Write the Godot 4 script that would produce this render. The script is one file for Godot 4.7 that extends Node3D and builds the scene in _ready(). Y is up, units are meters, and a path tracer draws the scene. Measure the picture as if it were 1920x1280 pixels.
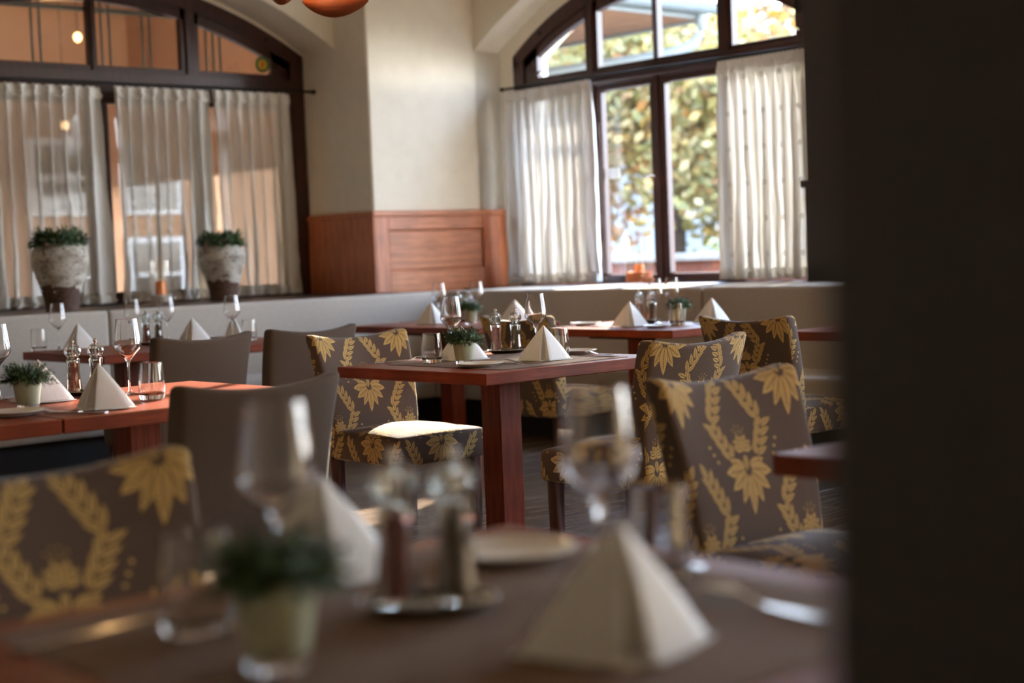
extends Node3D
# A restaurant corner: tables laid for a meal, upholstered chairs, wall benches and arched windows.

var M := {}
var cache := {}
var taken := {}
var rng := RandomNumberGenerator.new()

const SUN_TO := Vector3(1.0, 0.37, -0.535)

func _ready():
	rng.seed = 7
	camera_and_light()
	materials()
	room()
	outside()
	benches()
	furniture()
	sill_things()
	tableware()

# ------------------------------------------------------------------ camera, sky, sun
func camera_and_light():
	var cam := Camera3D.new()
	cam.name = "camera"
	var a := deg_to_rad(41.5)
	var p := deg_to_rad(-3.2)
	var r := deg_to_rad(-2.28)
	var f := Vector3(sin(a) * cos(p), sin(p), -cos(a) * cos(p))
	var right := Vector3(cos(a), 0, sin(a))
	var up := right.cross(f)
	var r2 := right * cos(r) + up * sin(r)
	var u2 := up * cos(r) - right * sin(r)
	cam.transform = Transform3D(Basis(r2, u2, -f), Vector3(0, 1.17, 0))
	var at := CameraAttributesPhysical.new()
	at.frustum_focal_length = 54.0
	at.frustum_focus_distance = 5.7
	at.exposure_aperture = 1.9
	at.frustum_near = 0.05
	at.frustum_far = 4000.0
	cam.attributes = at
	cam.fov = 25.06
	cam.near = 0.05
	cam.far = 4000.0
	cam.current = true
	add_child(cam)
	var env := Environment.new()
	env.tonemap_mode = Environment.TONE_MAPPER_LINEAR
	env.tonemap_exposure = 1.02
	env.background_mode = Environment.BG_SKY
	var sm := ProceduralSkyMaterial.new()
	sm.sky_top_color = Color(0.58, 0.68, 0.81)
	sm.sky_horizon_color = Color(0.93, 0.93, 0.91)
	sm.sky_curve = 0.12
	sm.ground_bottom_color = Color(0.30, 0.27, 0.24)
	sm.ground_horizon_color = Color(0.55, 0.55, 0.55)
	sm.sky_energy_multiplier = 5.0
	sm.ground_energy_multiplier = 1.0
	sm.sun_angle_max = 1.0
	var sky := Sky.new()
	sky.sky_material = sm
	env.sky = sky
	env.sdfgi_enabled = true
	env.ssao_enabled = true
	env.ssil_enabled = true
	var we := WorldEnvironment.new()
	we.name = "environment"
	we.environment = env
	add_child(we)
	var sun := DirectionalLight3D.new()
	sun.name = "sun"
	sun.light_color = Color(1.0, 0.94, 0.85)
	sun.light_energy = 16.0
	sun.light_angular_distance = 0.6
	sun.shadow_enabled = true
	add_child(sun)
	sun.look_at_from_position(SUN_TO * 10.0, Vector3.ZERO, Vector3.UP)

# ------------------------------------------------------------------ naming helpers
func numbered(called: String) -> String:
	if not taken.has(called):
		taken[called] = 0
		return called
	taken[called] += 1
	return "%s_%03d" % [called, taken[called]]

func thing(called: String, label: String, category: String, at := Vector3.ZERO, turn := 0.0, group := "") -> Node3D:
	var o := Node3D.new()
	o.name = numbered(called)
	add_child(o)
	o.position = at
	o.rotation.y = turn
	o.set_meta("label", label)
	o.set_meta("category", category)
	if group != "":
		o.set_meta("group", group)
	return o

func part(parent: Node, called: String, mesh: Mesh, mat: Material, at := Vector3.ZERO, b := Basis()) -> MeshInstance3D:
	var o := MeshInstance3D.new()
	o.name = called
	o.mesh = mesh
	o.material_override = mat
	o.transform = Transform3D(b, at)
	o.cast_shadow = GeometryInstance3D.SHADOW_CASTING_SETTING_ON
	parent.add_child(o, true)
	return o

func single(called: String, label: String, category: String, mesh: Mesh, mat: Material, at := Vector3.ZERO, b := Basis(), group := "") -> MeshInstance3D:
	var o := part(self, numbered(called), mesh, mat, at, b)
	o.set_meta("label", label)
	o.set_meta("category", category)
	if group != "":
		o.set_meta("group", group)
	return o

func structure(called: String, mesh: Mesh, mat: Material, at := Vector3.ZERO, b := Basis()) -> MeshInstance3D:
	var o := part(self, called, mesh, mat, at, b)
	o.set_meta("kind", "structure")
	return o

func structure_node(called: String, at := Vector3.ZERO, b := Basis()) -> Node3D:
	var o := Node3D.new()
	o.name = called
	o.transform = Transform3D(b, at)
	o.set_meta("kind", "structure")
	add_child(o)
	return o

# ------------------------------------------------------------------ mesh helpers
func start() -> SurfaceTool:
	var st := SurfaceTool.new()
	st.begin(Mesh.PRIMITIVE_TRIANGLES)
	return st

func done(st: SurfaceTool) -> ArrayMesh:
	st.generate_normals()
	return st.commit()

func tri(st: SurfaceTool, a: Vector3, b: Vector3, c: Vector3, out: Vector3):
	if (b - a).cross(c - a).dot(out) > 0.0:
		st.add_vertex(a); st.add_vertex(c); st.add_vertex(b)
	else:
		st.add_vertex(a); st.add_vertex(b); st.add_vertex(c)

func quad(st: SurfaceTool, a: Vector3, b: Vector3, c: Vector3, d: Vector3, out: Vector3):
	tri(st, a, b, c, out)
	tri(st, a, c, d, out)

func add_bbox(st: SurfaceTool, size: Vector3, r: float, t := Transform3D()):
	st.set_smooth_group(-1)
	var h := size * 0.5
	var g := h - Vector3(r, r, r)
	var V := func(s: Vector3, axis: int) -> Vector3:
		var q := Vector3(s.x * g.x, s.y * g.y, s.z * g.z)
		q[axis] = s[axis] * h[axis]
		return t * q
	var bs := t.basis
	for axis in 3:
		var u := (axis + 1) % 3
		var w := (axis + 2) % 3
		for s in [-1.0, 1.0]:
			var n := Vector3.ZERO
			n[axis] = s
			var c := []
			for k in [[-1, -1], [1, -1], [1, 1], [-1, 1]]:
				var sg := Vector3.ZERO
				sg[axis] = s; sg[u] = k[0]; sg[w] = k[1]
				c.append(V.call(sg, axis))
			quad(st, c[0], c[1], c[2], c[3], bs * n)
		# edges along "axis" between the faces u and w
		for su in [-1.0, 1.0]:
			for sw in [-1.0, 1.0]:
				var s0 := Vector3.ZERO
				var s1 := Vector3.ZERO
				s0[axis] = -1; s0[u] = su; s0[w] = sw
				s1[axis] = 1; s1[u] = su; s1[w] = sw
				var n2 := Vector3.ZERO
				n2[u] = su; n2[w] = sw
				quad(st, V.call(s0, u), V.call(s1, u), V.call(s1, w), V.call(s0, w), bs * n2)
	for sx in [-1.0, 1.0]:
		for sy in [-1.0, 1.0]:
			for sz in [-1.0, 1.0]:
				var s := Vector3(sx, sy, sz)
				tri(st, V.call(s, 0), V.call(s, 1), V.call(s, 2), bs * s)

func bbox(size: Vector3, r := 0.004) -> ArrayMesh:
	var key := "bbox%s%s" % [size, r]
	if not cache.has(key):
		var st := start()
		add_bbox(st, size, r)
		cache[key] = done(st)
	return cache[key]

func box_at(parent: Node, called: String, lo: Vector3, hi: Vector3, mat: Material, r := 0.004) -> MeshInstance3D:
	return part(parent, called, bbox(hi - lo, r), mat, (lo + hi) * 0.5)

func samples(h: float, r: float, n: int) -> Array:
	var out := [-h, -h + r * 0.18, -h + r * 0.5, -h + r]
	for i in range(1, n):
		out.append(lerpf(-h + r, h - r, float(i) / n))
	out.append_array([h - r, h - r * 0.5, h - r * 0.18, h])
	return out

func pad(size: Vector3, r: float, n: Vector3i, deform = null) -> ArrayMesh:
	# a box with rounded edges, bent by deform; uv in metres
	var st := start()
	st.set_smooth_group(0)
	var h := size * 0.5
	var inner := h - Vector3(r, r, r)
	var S := [samples(h.x, r, n.x), samples(h.y, r, n.y), samples(h.z, r, n.z)]
	for axis in 3:
		var u := (axis + 1) % 3
		var w := (axis + 2) % 3
		for s in [-1.0, 1.0]:
			var A: Array = S[u]
			var B: Array = S[w]
			var P := []
			var U := []
			for i in A.size():
				for j in B.size():
					var q := Vector3.ZERO
					q[axis] = s * h[axis]; q[u] = A[i]; q[w] = B[j]
					var core := q.clamp(-inner, inner)
					var d := q - core
					var rounded := core + d.normalized() * r
					var uv := Vector2(q.x, -q.y)
					if axis == 0: uv = Vector2(q.x + s * (h.z - q.z), -q.y)
					if axis == 1: uv = Vector2(q.x, -q.y - s * (h.z - q.z))
					U.append(uv)
					P.append(deform.call(rounded) if deform != null else rounded)
			var nb: int = B.size()
			for i in A.size() - 1:
				for j in nb - 1:
					var k := [i * nb + j, (i + 1) * nb + j, (i + 1) * nb + j + 1, i * nb + j + 1]
					if s > 0: k = [k[0], k[3], k[2], k[1]]
					for m in [0, 1, 2, 0, 2, 3]:
						st.set_uv(U[k[m]])
						st.add_vertex(P[k[m]])
	return done(st)

func lathe(profile: Array, seg := 32, uvs := false, flat := false) -> ArrayMesh:
	# profile: Vector2(radius, y), counter-clockwise: up the outside, down the inside
	var st := start()
	var g := 0
	for i in profile.size() - 1:
		var p: Vector2 = profile[i]
		var q: Vector2 = profile[i + 1]
		if i > 0:
			var o: Vector2 = profile[i - 1]
			if absf((p - o).angle_to(q - p)) > 0.6: g += 1
		st.set_smooth_group(-1 if flat else g)
		for j in seg:
			var t0 := TAU * j / seg
			var t1 := TAU * (j + 1) / seg
			var a := Vector3(p.x * cos(t0), p.y, p.x * sin(t0))
			var b := Vector3(q.x * cos(t0), q.y, q.x * sin(t0))
			var c := Vector3(q.x * cos(t1), q.y, q.x * sin(t1))
			var d := Vector3(p.x * cos(t1), p.y, p.x * sin(t1))
			var u0 := float(j) / seg
			var u1 := float(j + 1) / seg
			if p.x > 1e-6:
				if uvs: st.set_uv(Vector2(u0, p.y))
				st.add_vertex(a)
				if uvs: st.set_uv(Vector2(u1, p.y))
				st.add_vertex(d)
				if uvs: st.set_uv(Vector2(u1, q.y))
				st.add_vertex(c)
			if q.x > 1e-6:
				if uvs: st.set_uv(Vector2(u0, p.y))
				st.add_vertex(a)
				if uvs: st.set_uv(Vector2(u1, q.y))
				st.add_vertex(c)
				if uvs: st.set_uv(Vector2(u0, q.y))
				st.add_vertex(b)
	return done(st)

func add_tube(st: SurfaceTool, pts: Array, radii: Array, seg := 8):
	st.set_smooth_group(0)
	var rings := []
	for i in pts.size():
		var dir: Vector3 = (pts[mini(i + 1, pts.size() - 1)] - pts[maxi(i - 1, 0)]).normalized()
		var side := dir.cross(Vector3.UP if absf(dir.y) < 0.9 else Vector3.RIGHT).normalized()
		var up := side.cross(dir)
		var ring := []
		for j in seg:
			var t := TAU * j / seg
			ring.append(pts[i] + (side * cos(t) + up * sin(t)) * radii[mini(i, radii.size() - 1)])
		rings.append(ring)
	for i in pts.size() - 1:
		var mid: Vector3 = (pts[i] + pts[i + 1]) * 0.5
		for j in seg:
			var k := (j + 1) % seg
			var c: Vector3 = (rings[i][j] + rings[i + 1][k]) * 0.5
			quad(st, rings[i][j], rings[i][k], rings[i + 1][k], rings[i + 1][j], c - mid)
	st.set_smooth_group(-1)
	for e in [0, pts.size() - 1]:
		var o: Vector3 = pts[e] - pts[1 if e == 0 else e - 1]
		for j in seg:
			tri(st, pts[e], rings[e][j], rings[e][(j + 1) % seg], o)

func tube(pts: Array, radii: Array, seg := 8) -> ArrayMesh:
	var st := start()
	add_tube(st, pts, radii, seg)
	return done(st)

func slab(poly: PackedVector2Array, y0: float, y1: float, lift = null) -> ArrayMesh:
	# a flat outline (x, z) given thickness
	var st := start()
	st.set_smooth_group(-1)
	var idx := Geometry2D.triangulate_polygon(poly)
	var L := func(q: Vector2, y: float) -> Vector3:
		return Vector3(q.x, y + (lift.call(q) if lift != null else 0.0), q.y)
	for k in range(0, idx.size(), 3):
		tri(st, L.call(poly[idx[k]], y1), L.call(poly[idx[k + 1]], y1), L.call(poly[idx[k + 2]], y1), Vector3.UP)
		tri(st, L.call(poly[idx[k]], y0), L.call(poly[idx[k + 1]], y0), L.call(poly[idx[k + 2]], y0), Vector3.DOWN)
	var cw := Geometry2D.is_polygon_clockwise(poly)
	for k in poly.size():
		var a := poly[k]
		var b := poly[(k + 1) % poly.size()]
		var n2 := (b - a).orthogonal()
		var n := Vector3(n2.x, 0, n2.y) * (-1.0 if cw else 1.0)
		quad(st, L.call(a, y0), L.call(b, y0), L.call(b, y1), L.call(a, y1), -n)
	return done(st)

# ------------------------------------------------------------------ materials
func tex(im: Image) -> ImageTexture:
	return ImageTexture.create_from_image(im)

func grain_image(along_u: bool, seed_: int, low: float, knots := false) -> Image:
	var n := FastNoiseLite.new()
	n.seed = seed_
	n.noise_type = FastNoiseLite.TYPE_SIMPLEX_SMOOTH
	n.frequency = 0.01
	n.fractal_octaves = 4
	var im := Image.create(512, 512, false, Image.FORMAT_RGB8)
	for y in 512:
		for x in 512:
			var u := float(x if along_u else y)
			var v := float(y if along_u else x)
			# the pattern folds back on itself so that it repeats without a seam
			var uu := absf(u - 256.0)
			var vv := absf(v - 256.0)
			var a := n.get_noise_2d(uu * 0.35, vv * 5.0)
			var b := n.get_noise_2d(uu * 1.2 + 900.0, vv * 22.0)
			var c := n.get_noise_2d(uu * 0.5 + 300.0, vv * 0.5)
			var t := clampf(0.62 + a * 0.45 + b * 0.25 + c * 0.25, 0.0, 1.0)
			var l := lerpf(low, 1.0, t)
			im.set_pixel(x, y, Color(l, l * lerpf(0.95, 1.0, t), l * lerpf(0.9, 1.0, t)))
	return im

func speckle_image(seed_: int, low: float, fine: float, coarse: float) -> Image:
	var n := FastNoiseLite.new()
	n.seed = seed_
	n.frequency = 0.02
	n.fractal_octaves = 4
	var r := RandomNumberGenerator.new()
	r.seed = seed_
	var im := Image.create(256, 256, false, Image.FORMAT_RGB8)
	for y in 256:
		for x in 256:
			var c := n.get_noise_2d(absf(x - 128.0), absf(y - 128.0))
			var l := clampf(1.0 - (1.0 - low) * (0.5 + coarse * c + fine * r.randf_range(-0.5, 0.5)), 0.0, 1.0)
			im.set_pixel(x, y, Color(l, l, l))
	return im

func mat(key: String, color: Color, rough: float, texture: Texture2D = null, scale := 1.0, world := true) -> StandardMaterial3D:
	var m := StandardMaterial3D.new()
	m.resource_name = key
	m.albedo_color = color
	m.roughness = rough
	if texture:
		m.albedo_texture = texture
		m.uv1_triplanar = true
		m.uv1_world_triplanar = world
		m.uv1_scale = Vector3(scale, scale, scale)
	M[key] = m
	return m

func materials():
	var gh := tex(grain_image(true, 3, 0.62))
	var gv := tex(grain_image(false, 5, 0.62))
	var weave := tex(speckle_image(11, 0.80, 1.3, 0.15))
	var patch := tex(speckle_image(12, 0.90, 0.25, 1.2))
	var soft := tex(speckle_image(13, 0.965, 0.8, 0.6))
	var m: StandardMaterial3D
	m = mat("plaster", Color(0.93, 0.895, 0.82), 0.9, soft, 0.9)
	mat("near_paint", Color(0.86, 0.80, 0.70), 0.9, soft, 0.9)
	mat("ceiling_paint", Color(0.90, 0.85, 0.76), 0.9, soft, 0.5)
	m = mat("table_wood", Color(0.53, 0.22, 0.09), 0.38, gh, 1.4, false)
	m.metallic_specular = 0.32
	m = mat("leg_wood", Color(0.50, 0.20, 0.08), 0.42, gv, 1.8, false)
	m.metallic_specular = 0.32
	mat("chair_leg_wood", Color(0.30, 0.13, 0.08), 0.4, gv, 2.5, false)
	m = mat("panel_wood", Color(0.84, 0.52, 0.33), 0.42, gh, 1.0, true)
	mat("panel_wood_upright", Color(0.82, 0.49, 0.31), 0.42, gv, 1.0, true)
	mat("frame_wood", Color(0.27, 0.13, 0.095), 0.38, gv, 1.3, true)
	mat("sill_wood", Color(0.24, 0.13, 0.09), 0.45, gh, 1.1, true)
	mat("pillar_wood", Color(0.16, 0.10, 0.075), 0.55, gv, 1.0, true)  # also carries the shade of the wall piers between the right windows
	var fl := [Color(0.50, 0.435, 0.37), Color(0.54, 0.47, 0.40), Color(0.46, 0.395, 0.335), Color(0.53, 0.465, 0.41)]
	for k in 4:
		m = mat("plank%d" % k, fl[k], 0.27, gh, 0.9, false)
		m.uv1_offset = Vector3(k * 0.31, 0, k * 0.17)
	mat("floor_base", Color(0.20, 0.15, 0.12), 0.7)
	m = mat("bench_fabric", Color(0.76, 0.72, 0.67), 0.95, weave, 6.0, true)
	m.rim_enabled = true
	m.rim = 0.3
	m = mat("plain_fabric", Color(0.36, 0.295, 0.24), 0.95, weave, 7.0, false)
	m.rim_enabled = true
	m.rim = 0.15
	m = mat("damask", Color(1, 1, 1), 0.92)
	m.albedo_texture = tex(damask_image())
	m.uv1_scale = Vector3(1.0 / 0.40, 1.0 / 0.46, 1)
	m.uv1_offset = Vector3(0.52, 0.757, 0)
	m.rim_enabled = true
	m.rim = 0.12
	m = mat("sheer", Color(0.93, 0.92, 0.89, 0.76), 0.95)
	m.transparency = BaseMaterial3D.TRANSPARENCY_ALPHA
	m.backlight_enabled = true
	m.backlight = Color(0.15, 0.147, 0.143)
	m.cull_mode = BaseMaterial3D.CULL_DISABLED
	m = mat("sheer_dotted", Color(0.93, 0.93, 0.92, 0.87), 0.95)
	m.transparency = BaseMaterial3D.TRANSPARENCY_ALPHA
	m.backlight_enabled = true
	m.backlight = Color(0.08, 0.08, 0.08)
	m = mat("sheer_fold", Color(0.93, 0.92, 0.89, 0.80), 0.95)
	m.transparency = BaseMaterial3D.TRANSPARENCY_ALPHA
	m.backlight_enabled = true
	m.backlight = Color(0.15, 0.147, 0.143)
	mat("woven_dot", Color(0.66, 0.65, 0.62), 0.9)
	m = mat("pane", Color(0.6, 0.7, 0.7, 0.004), 0.0)
	m.transparency = BaseMaterial3D.TRANSPARENCY_ALPHA
	m = mat("glass", Color(1, 1, 1, 0.0), 0.0)
	m.refraction_enabled = true
	m.refraction_scale = 0.05
	m = mat("acrylic", Color(0.98, 1, 0.99, 0.0), 0.02)
	m.refraction_enabled = true
	m.refraction_scale = 0.049
	m = mat("thin_glass", Color(0.8, 0.9, 0.9, 0.01), 0.0)
	m.transparency = BaseMaterial3D.TRANSPARENCY_ALPHA
	m = mat("steel", Color(0.80, 0.79, 0.77), 0.18)
	m.metallic = 1.0
	m = mat("iron", Color(0.07, 0.06, 0.055), 0.75)
	mat("lead", Color(0.42, 0.42, 0.38), 0.5)
	mat("napkin", Color(0.97, 0.97, 0.96), 0.9, weave, 12.0, false)
	M.napkin.albedo_texture = tex(speckle_image(31, 0.92, 1.0, 0.5))
	M.napkin.backlight_enabled = true
	M.napkin.backlight = Color(0.30, 0.29, 0.28)
	mat("porcelain", Color(0.90, 0.88, 0.84), 0.12)
	mat("pot", Color(0.68, 0.69, 0.58), 0.35)
	mat("soil", Color(0.08, 0.06, 0.04), 1.0)
	m = mat("herb", Color(0.10, 0.20, 0.07), 0.55)
	m.vertex_color_use_as_albedo = true
	m.albedo_color = Color.WHITE
	mat("tray", Color(0.05, 0.05, 0.05), 0.25)
	mat("pink_salt", Color(0.80, 0.42, 0.32), 0.8, tex(speckle_image(21, 0.4, 1.3, 1.0)), 40.0, false)
	mat("peppercorns", Color(0.62, 0.47, 0.30), 0.8, tex(speckle_image(22, 0.2, 1.7, 1.2)), 40.0, false)
	mat("runner", Color(0.50, 0.395, 0.31), 0.95, weave, 8.0, false)  # also colours the painted sheen on the foreground tabletop
	mat("amber_sand", Color(0.72, 0.36, 0.12), 0.9)
	mat("candle", Color(0.85, 0.45, 0.13), 0.6)
	m = mat("urn", Color(1, 1, 1), 0.75)
	m.albedo_texture = tex(urn_image())
	m.uv1_scale = Vector3(1, 2.0, 1)
	m.texture_repeat = true
	m = mat("veneer", Color(0.50, 0.24, 0.10), 0.25, gh, 3.0, false)
	m.backlight_enabled = true
	m.backlight = Color(0.5, 0.22, 0.08)
	mat("white_paint", Color(0.92, 0.92, 0.91), 0.6)
	mat("roof_soffit", Color(0.50, 0.36, 0.25), 0.8, gh, 0.6)
	m = mat("zinc", Color(0.36, 0.40, 0.42), 0.55)
	mat("roof_tile", Color(0.42, 0.24, 0.18), 0.8)
	mat("bark", Color(0.16, 0.11, 0.075), 0.95, gv, 1.0)
	m = mat("autumn_leaf", Color.WHITE, 0.7)
	m.vertex_color_use_as_albedo = true
	m.backlight_enabled = true
	m.backlight = Color(0.7, 0.65, 0.5)
	mat("mountain", Color(0.23, 0.235, 0.235), 1.0, patch, 0.004)
	mat("grass", Color(0.22, 0.26, 0.12), 1.0, weave, 0.3)
	mat("paving", Color(0.42, 0.39, 0.36), 0.9, patch, 0.3)
	mat("parapet", Color(0.50, 0.48, 0.45), 0.9, patch, 0.8)
	mat("brick_red", Color(0.36, 0.18, 0.11), 0.9, patch, 1.2)
	mat("facade", Color(0.70, 0.52, 0.38), 0.9, soft, 0.4)
	mat("facade_glass", Color(0.10, 0.11, 0.12), 0.08)
	mat("emblem_green", Color(0.22, 0.42, 0.22), 0.5)
	mat("emblem_yellow", Color(0.86, 0.70, 0.16), 0.5)
	mat("emblem_orange", Color(0.80, 0.36, 0.10), 0.5)
	m = mat("bulb", Color(1.0, 0.9, 0.7), 0.4)
	m.emission_enabled = true
	m.emission = Color(1.0, 0.82, 0.55)
	m.emission_energy_multiplier = 4.0
	m = mat("sand_white", Color(0.72, 0.68, 0.62), 0.95)

# the woven pattern of the patterned chairs: a leafy wreath round a flower above a palmette, half-dropped
var dimg: Image
const DW := 800
const DH := 920
func damask_image() -> Image:
	dimg = Image.create(DW, DH, false, Image.FORMAT_RGB8)
	var r := RandomNumberGenerator.new()
	r.seed = 5
	for y in DH:
		for x in DW:
			var k := 1.0 + r.randf_range(-0.16, 0.16) + (0.05 if (x / 2 + y / 2) % 2 == 0 else -0.05)
			dimg.set_pixel(x, y, Color(0.320 * k, 0.252 * k, 0.202 * k))
	for o in [Vector2(0.20, 0.23), Vector2(0.0, 0.0)]:
		motif(o)
	return dimg

func dput(x: int, y: int, on: bool):
	x = posmod(x, DW)
	y = posmod(y, DH)
	var k := 0.92 + 0.16 * float((x * 7 + y * 13) % 5) / 5.0
	if on:
		dimg.set_pixel(x, y, Color(0.76 * k, 0.625 * k, 0.37 * k))
	else:
		dimg.set_pixel(x, y, Color(0.25 * k, 0.19 * k, 0.13 * k))

func dleaf(o: Vector2, ang: float, ln: float, wd: float, rib := true):
	# o in metres, y down; ang 0 points along +x
	var S := 2000.0
	var c := Vector2(cos(ang), sin(ang))
	var n := Vector2(-c.y, c.x)
	var R := int(ln * S) + 2
	var ox := int(o.x * S)
	var oy := int(o.y * S)
	for yy in range(-R, R + 1):
		for xx in range(-R, R + 1):
			var q := Vector2(xx, yy) / S
			var t := q.dot(c) / ln
			if t < 0.0 or t > 1.0: continue
			var v := absf(q.dot(n) - 0.10 * ln * t * t)
			var w := wd * pow(sin(PI * pow(t, 0.75)), 0.8)
			if v > w: continue
			var on := true
			if v > w - 0.0016: on = false
			if rib and v < 0.0010 and t < 0.8: on = false
			if rib and w > 0.008 and t > 0.15 and t < 0.75 and fmod(t * ln * 1000.0 + v * 900.0, 9.0) < 1.1 and v < w * 0.7: on = false
			dput(ox + xx, oy + yy, on)

func ddisc(o: Vector2, rad: float):
	var S := 2000.0
	var R := int(rad * S) + 1
	for yy in range(-R, R + 1):
		for xx in range(-R, R + 1):
			var d := Vector2(xx, yy).length() / S
			if d < rad: dput(int(o.x * S) + xx, int(o.y * S) + yy, d < rad - 0.0012)

func motif(o: Vector2):
	for s in [-1.0, 1.0]:
		var path := Curve2D.new()
		path.add_point(Vector2(0.040 * s, 0.070), Vector2.ZERO, Vector2(0.035 * s, -0.010))
		path.add_point(Vector2(0.092 * s, -0.030), Vector2(0.004 * s, 0.040), Vector2(-0.006 * s, -0.05))
		path.add_point(Vector2(0.026 * s, -0.150), Vector2(0.040 * s, 0.030), Vector2.ZERO)
		var total := path.get_baked_length()
		var n := 8
		for k in n:
			var d := total * (0.06 + 0.88 * k / n)
			var p := path.sample_baked(d)
			var t := (path.sample_baked(minf(d + 0.004, total)) - path.sample_baked(maxf(d - 0.004, 0.0))).angle()
			dleaf(o + p, t + s * 0.62, 0.046, 0.0105)
			dleaf(o + p, t - s * 0.56, 0.044, 0.0100)
		dleaf(o + path.sample_baked(total * 0.92), path.sample_baked(total * 0.9).angle_to_point(path.sample_baked(total)), 0.046, 0.011)
		for k in 3:
			ddisc(o + Vector2((0.106 + 0.009 * k) * s, 0.062 - 0.020 * k), 0.0055)
		# palmette: two lobed scrolls and pointed lower leaves
		dleaf(o + Vector2(0.010 * s, 0.086), PI / 2 - s * 2.00, 0.058, 0.016)
		dleaf(o + Vector2(0.012 * s, 0.090), PI / 2 - s * 1.45, 0.074, 0.021)
		dleaf(o + Vector2(0.010 * s, 0.098), PI / 2 - s * 0.92, 0.076, 0.018)
		dleaf(o + Vector2(0.006 * s, 0.104), PI / 2 - s * 0.42, 0.082, 0.015)
		# flower inside the wreath, with stamens
		for k in 3:
			dleaf(o + Vector2(0, 0.036), -PI / 2 + s * (0.36 + 0.55 * k), 0.044 - 0.004 * k, 0.0120)
		for k in 2:
			var tip := o + Vector2(s * (0.007 + 0.013 * k), -0.026 + 0.008 * k)
			dleaf(o + Vector2(s * 0.004, 0.0), (tip - o - Vector2(s * 0.004, 0.0)).angle(), 0.030, 0.0026, false)
			ddisc(tip, 0.0034)
	dleaf(o + Vector2(0, 0.104), PI / 2, 0.104, 0.017)
	dleaf(o + Vector2(0, 0.046), -PI / 2, 0.048, 0.011)
	dleaf(o + Vector2(0, 0.050), PI / 2, 0.046, 0.010)

func urn_image() -> Image:
	# pale crackled glaze that ends in a ragged line above a bare brown foot (v = height / 0.5 m)
	var n := FastNoiseLite.new()
	n.seed = 9
	n.frequency = 0.012
	n.fractal_octaves = 4
	var im := Image.create(512, 512, false, Image.FORMAT_RGB8)
	for y in 512:
		for x in 512:
			var t := TAU * x / 512.0
			var q := Vector3(cos(t) * 80.0, y, sin(t) * 80.0)
			var a := n.get_noise_3dv(q)
			var b := n.get_noise_3dv(q * 4.0 + Vector3(500, 0, 0))
			var h := y / 512.0
			var c := Color(0.74, 0.71, 0.66)
			c = c.lerp(Color(0.50, 0.45, 0.39), clampf(a * 1.6 + 0.25, 0, 1) * 0.7)
			c = c.lerp(Color(0.30, 0.26, 0.22), clampf((b - 0.22) * 5.0, 0, 1) * 0.7)
			if h < 0.29 + a * 0.16 + b * 0.03:
				c = Color(0.25, 0.16, 0.12).lerp(Color(0.36, 0.25, 0.19), clampf(b + 0.5, 0, 1))
			im.set_pixel(x, y, c)
	return im

# ------------------------------------------------------------------ the room
func arc_y(o: Dictionary, s: float) -> float:
	return o.yc + sqrt(maxf(0.0, o.R * o.R - (s - o.c) * (s - o.c)))

func arch_wall(fn: Callable, s0: float, s1: float, H: float, thick: float, ops: Array) -> ArrayMesh:
	var st := start()
	st.set_smooth_group(-1)
	var room_side: Vector3 = fn.call(0.0, 0.0, 0.0) - fn.call(0.0, 0.0, 1.0)
	var along: Vector3 = fn.call(1.0, 0.0, 0.0) - fn.call(0.0, 0.0, 0.0)
	var block := func(a: float, b: float, ya0: float, yb0: float, ya1: float, yb1: float):
		quad(st, fn.call(a, ya0, 0.0), fn.call(b, yb0, 0.0), fn.call(b, yb1, 0.0), fn.call(a, ya1, 0.0), room_side)
		quad(st, fn.call(a, ya0, thick), fn.call(b, yb0, thick), fn.call(b, yb1, thick), fn.call(a, ya1, thick), -room_side)
	var s := s0
	for o in ops:
		var a: float = o.c - o.hw
		var b: float = o.c + o.hw
		block.call(s, a, 0.0, 0.0, H, H)
		var n := 48
		for i in n:
			var p := lerpf(a, b, float(i) / n)
			var q := lerpf(a, b, float(i + 1) / n)
			block.call(p, q, 0.0, 0.0, o.sill, o.sill)
			block.call(p, q, arc_y(o, p), arc_y(o, q), H, H)
			st.set_smooth_group(3)
			quad(st, fn.call(p, arc_y(o, p), 0.0), fn.call(q, arc_y(o, q), 0.0), fn.call(q, arc_y(o, q), thick), fn.call(p, arc_y(o, p), thick), Vector3.DOWN)
			st.set_smooth_group(-1)
		quad(st, fn.call(a, o.sill, 0.0), fn.call(b, o.sill, 0.0), fn.call(b, o.sill, thick), fn.call(a, o.sill, thick), Vector3.UP)
		quad(st, fn.call(a, o.sill, 0.0), fn.call(a, arc_y(o, a), 0.0), fn.call(a, arc_y(o, a), thick), fn.call(a, o.sill, thick), along)
		quad(st, fn.call(b, o.sill, 0.0), fn.call(b, arc_y(o, b), 0.0), fn.call(b, arc_y(o, b), thick), fn.call(b, o.sill, thick), -along)
		s = b
	block.call(s, s1, 0.0, 0.0, H, H)
	for e in [[s0, -along], [s1, along]]:
		quad(st, fn.call(e[0], 0.0, 0.0), fn.call(e[0], H, 0.0), fn.call(e[0], H, thick), fn.call(e[0], 0.0, thick), e[1])
	quad(st, fn.call(s0, H, 0.0), fn.call(s1, H, 0.0), fn.call(s1, H, thick), fn.call(s0, H, thick), Vector3.UP)
	return done(st)

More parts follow.
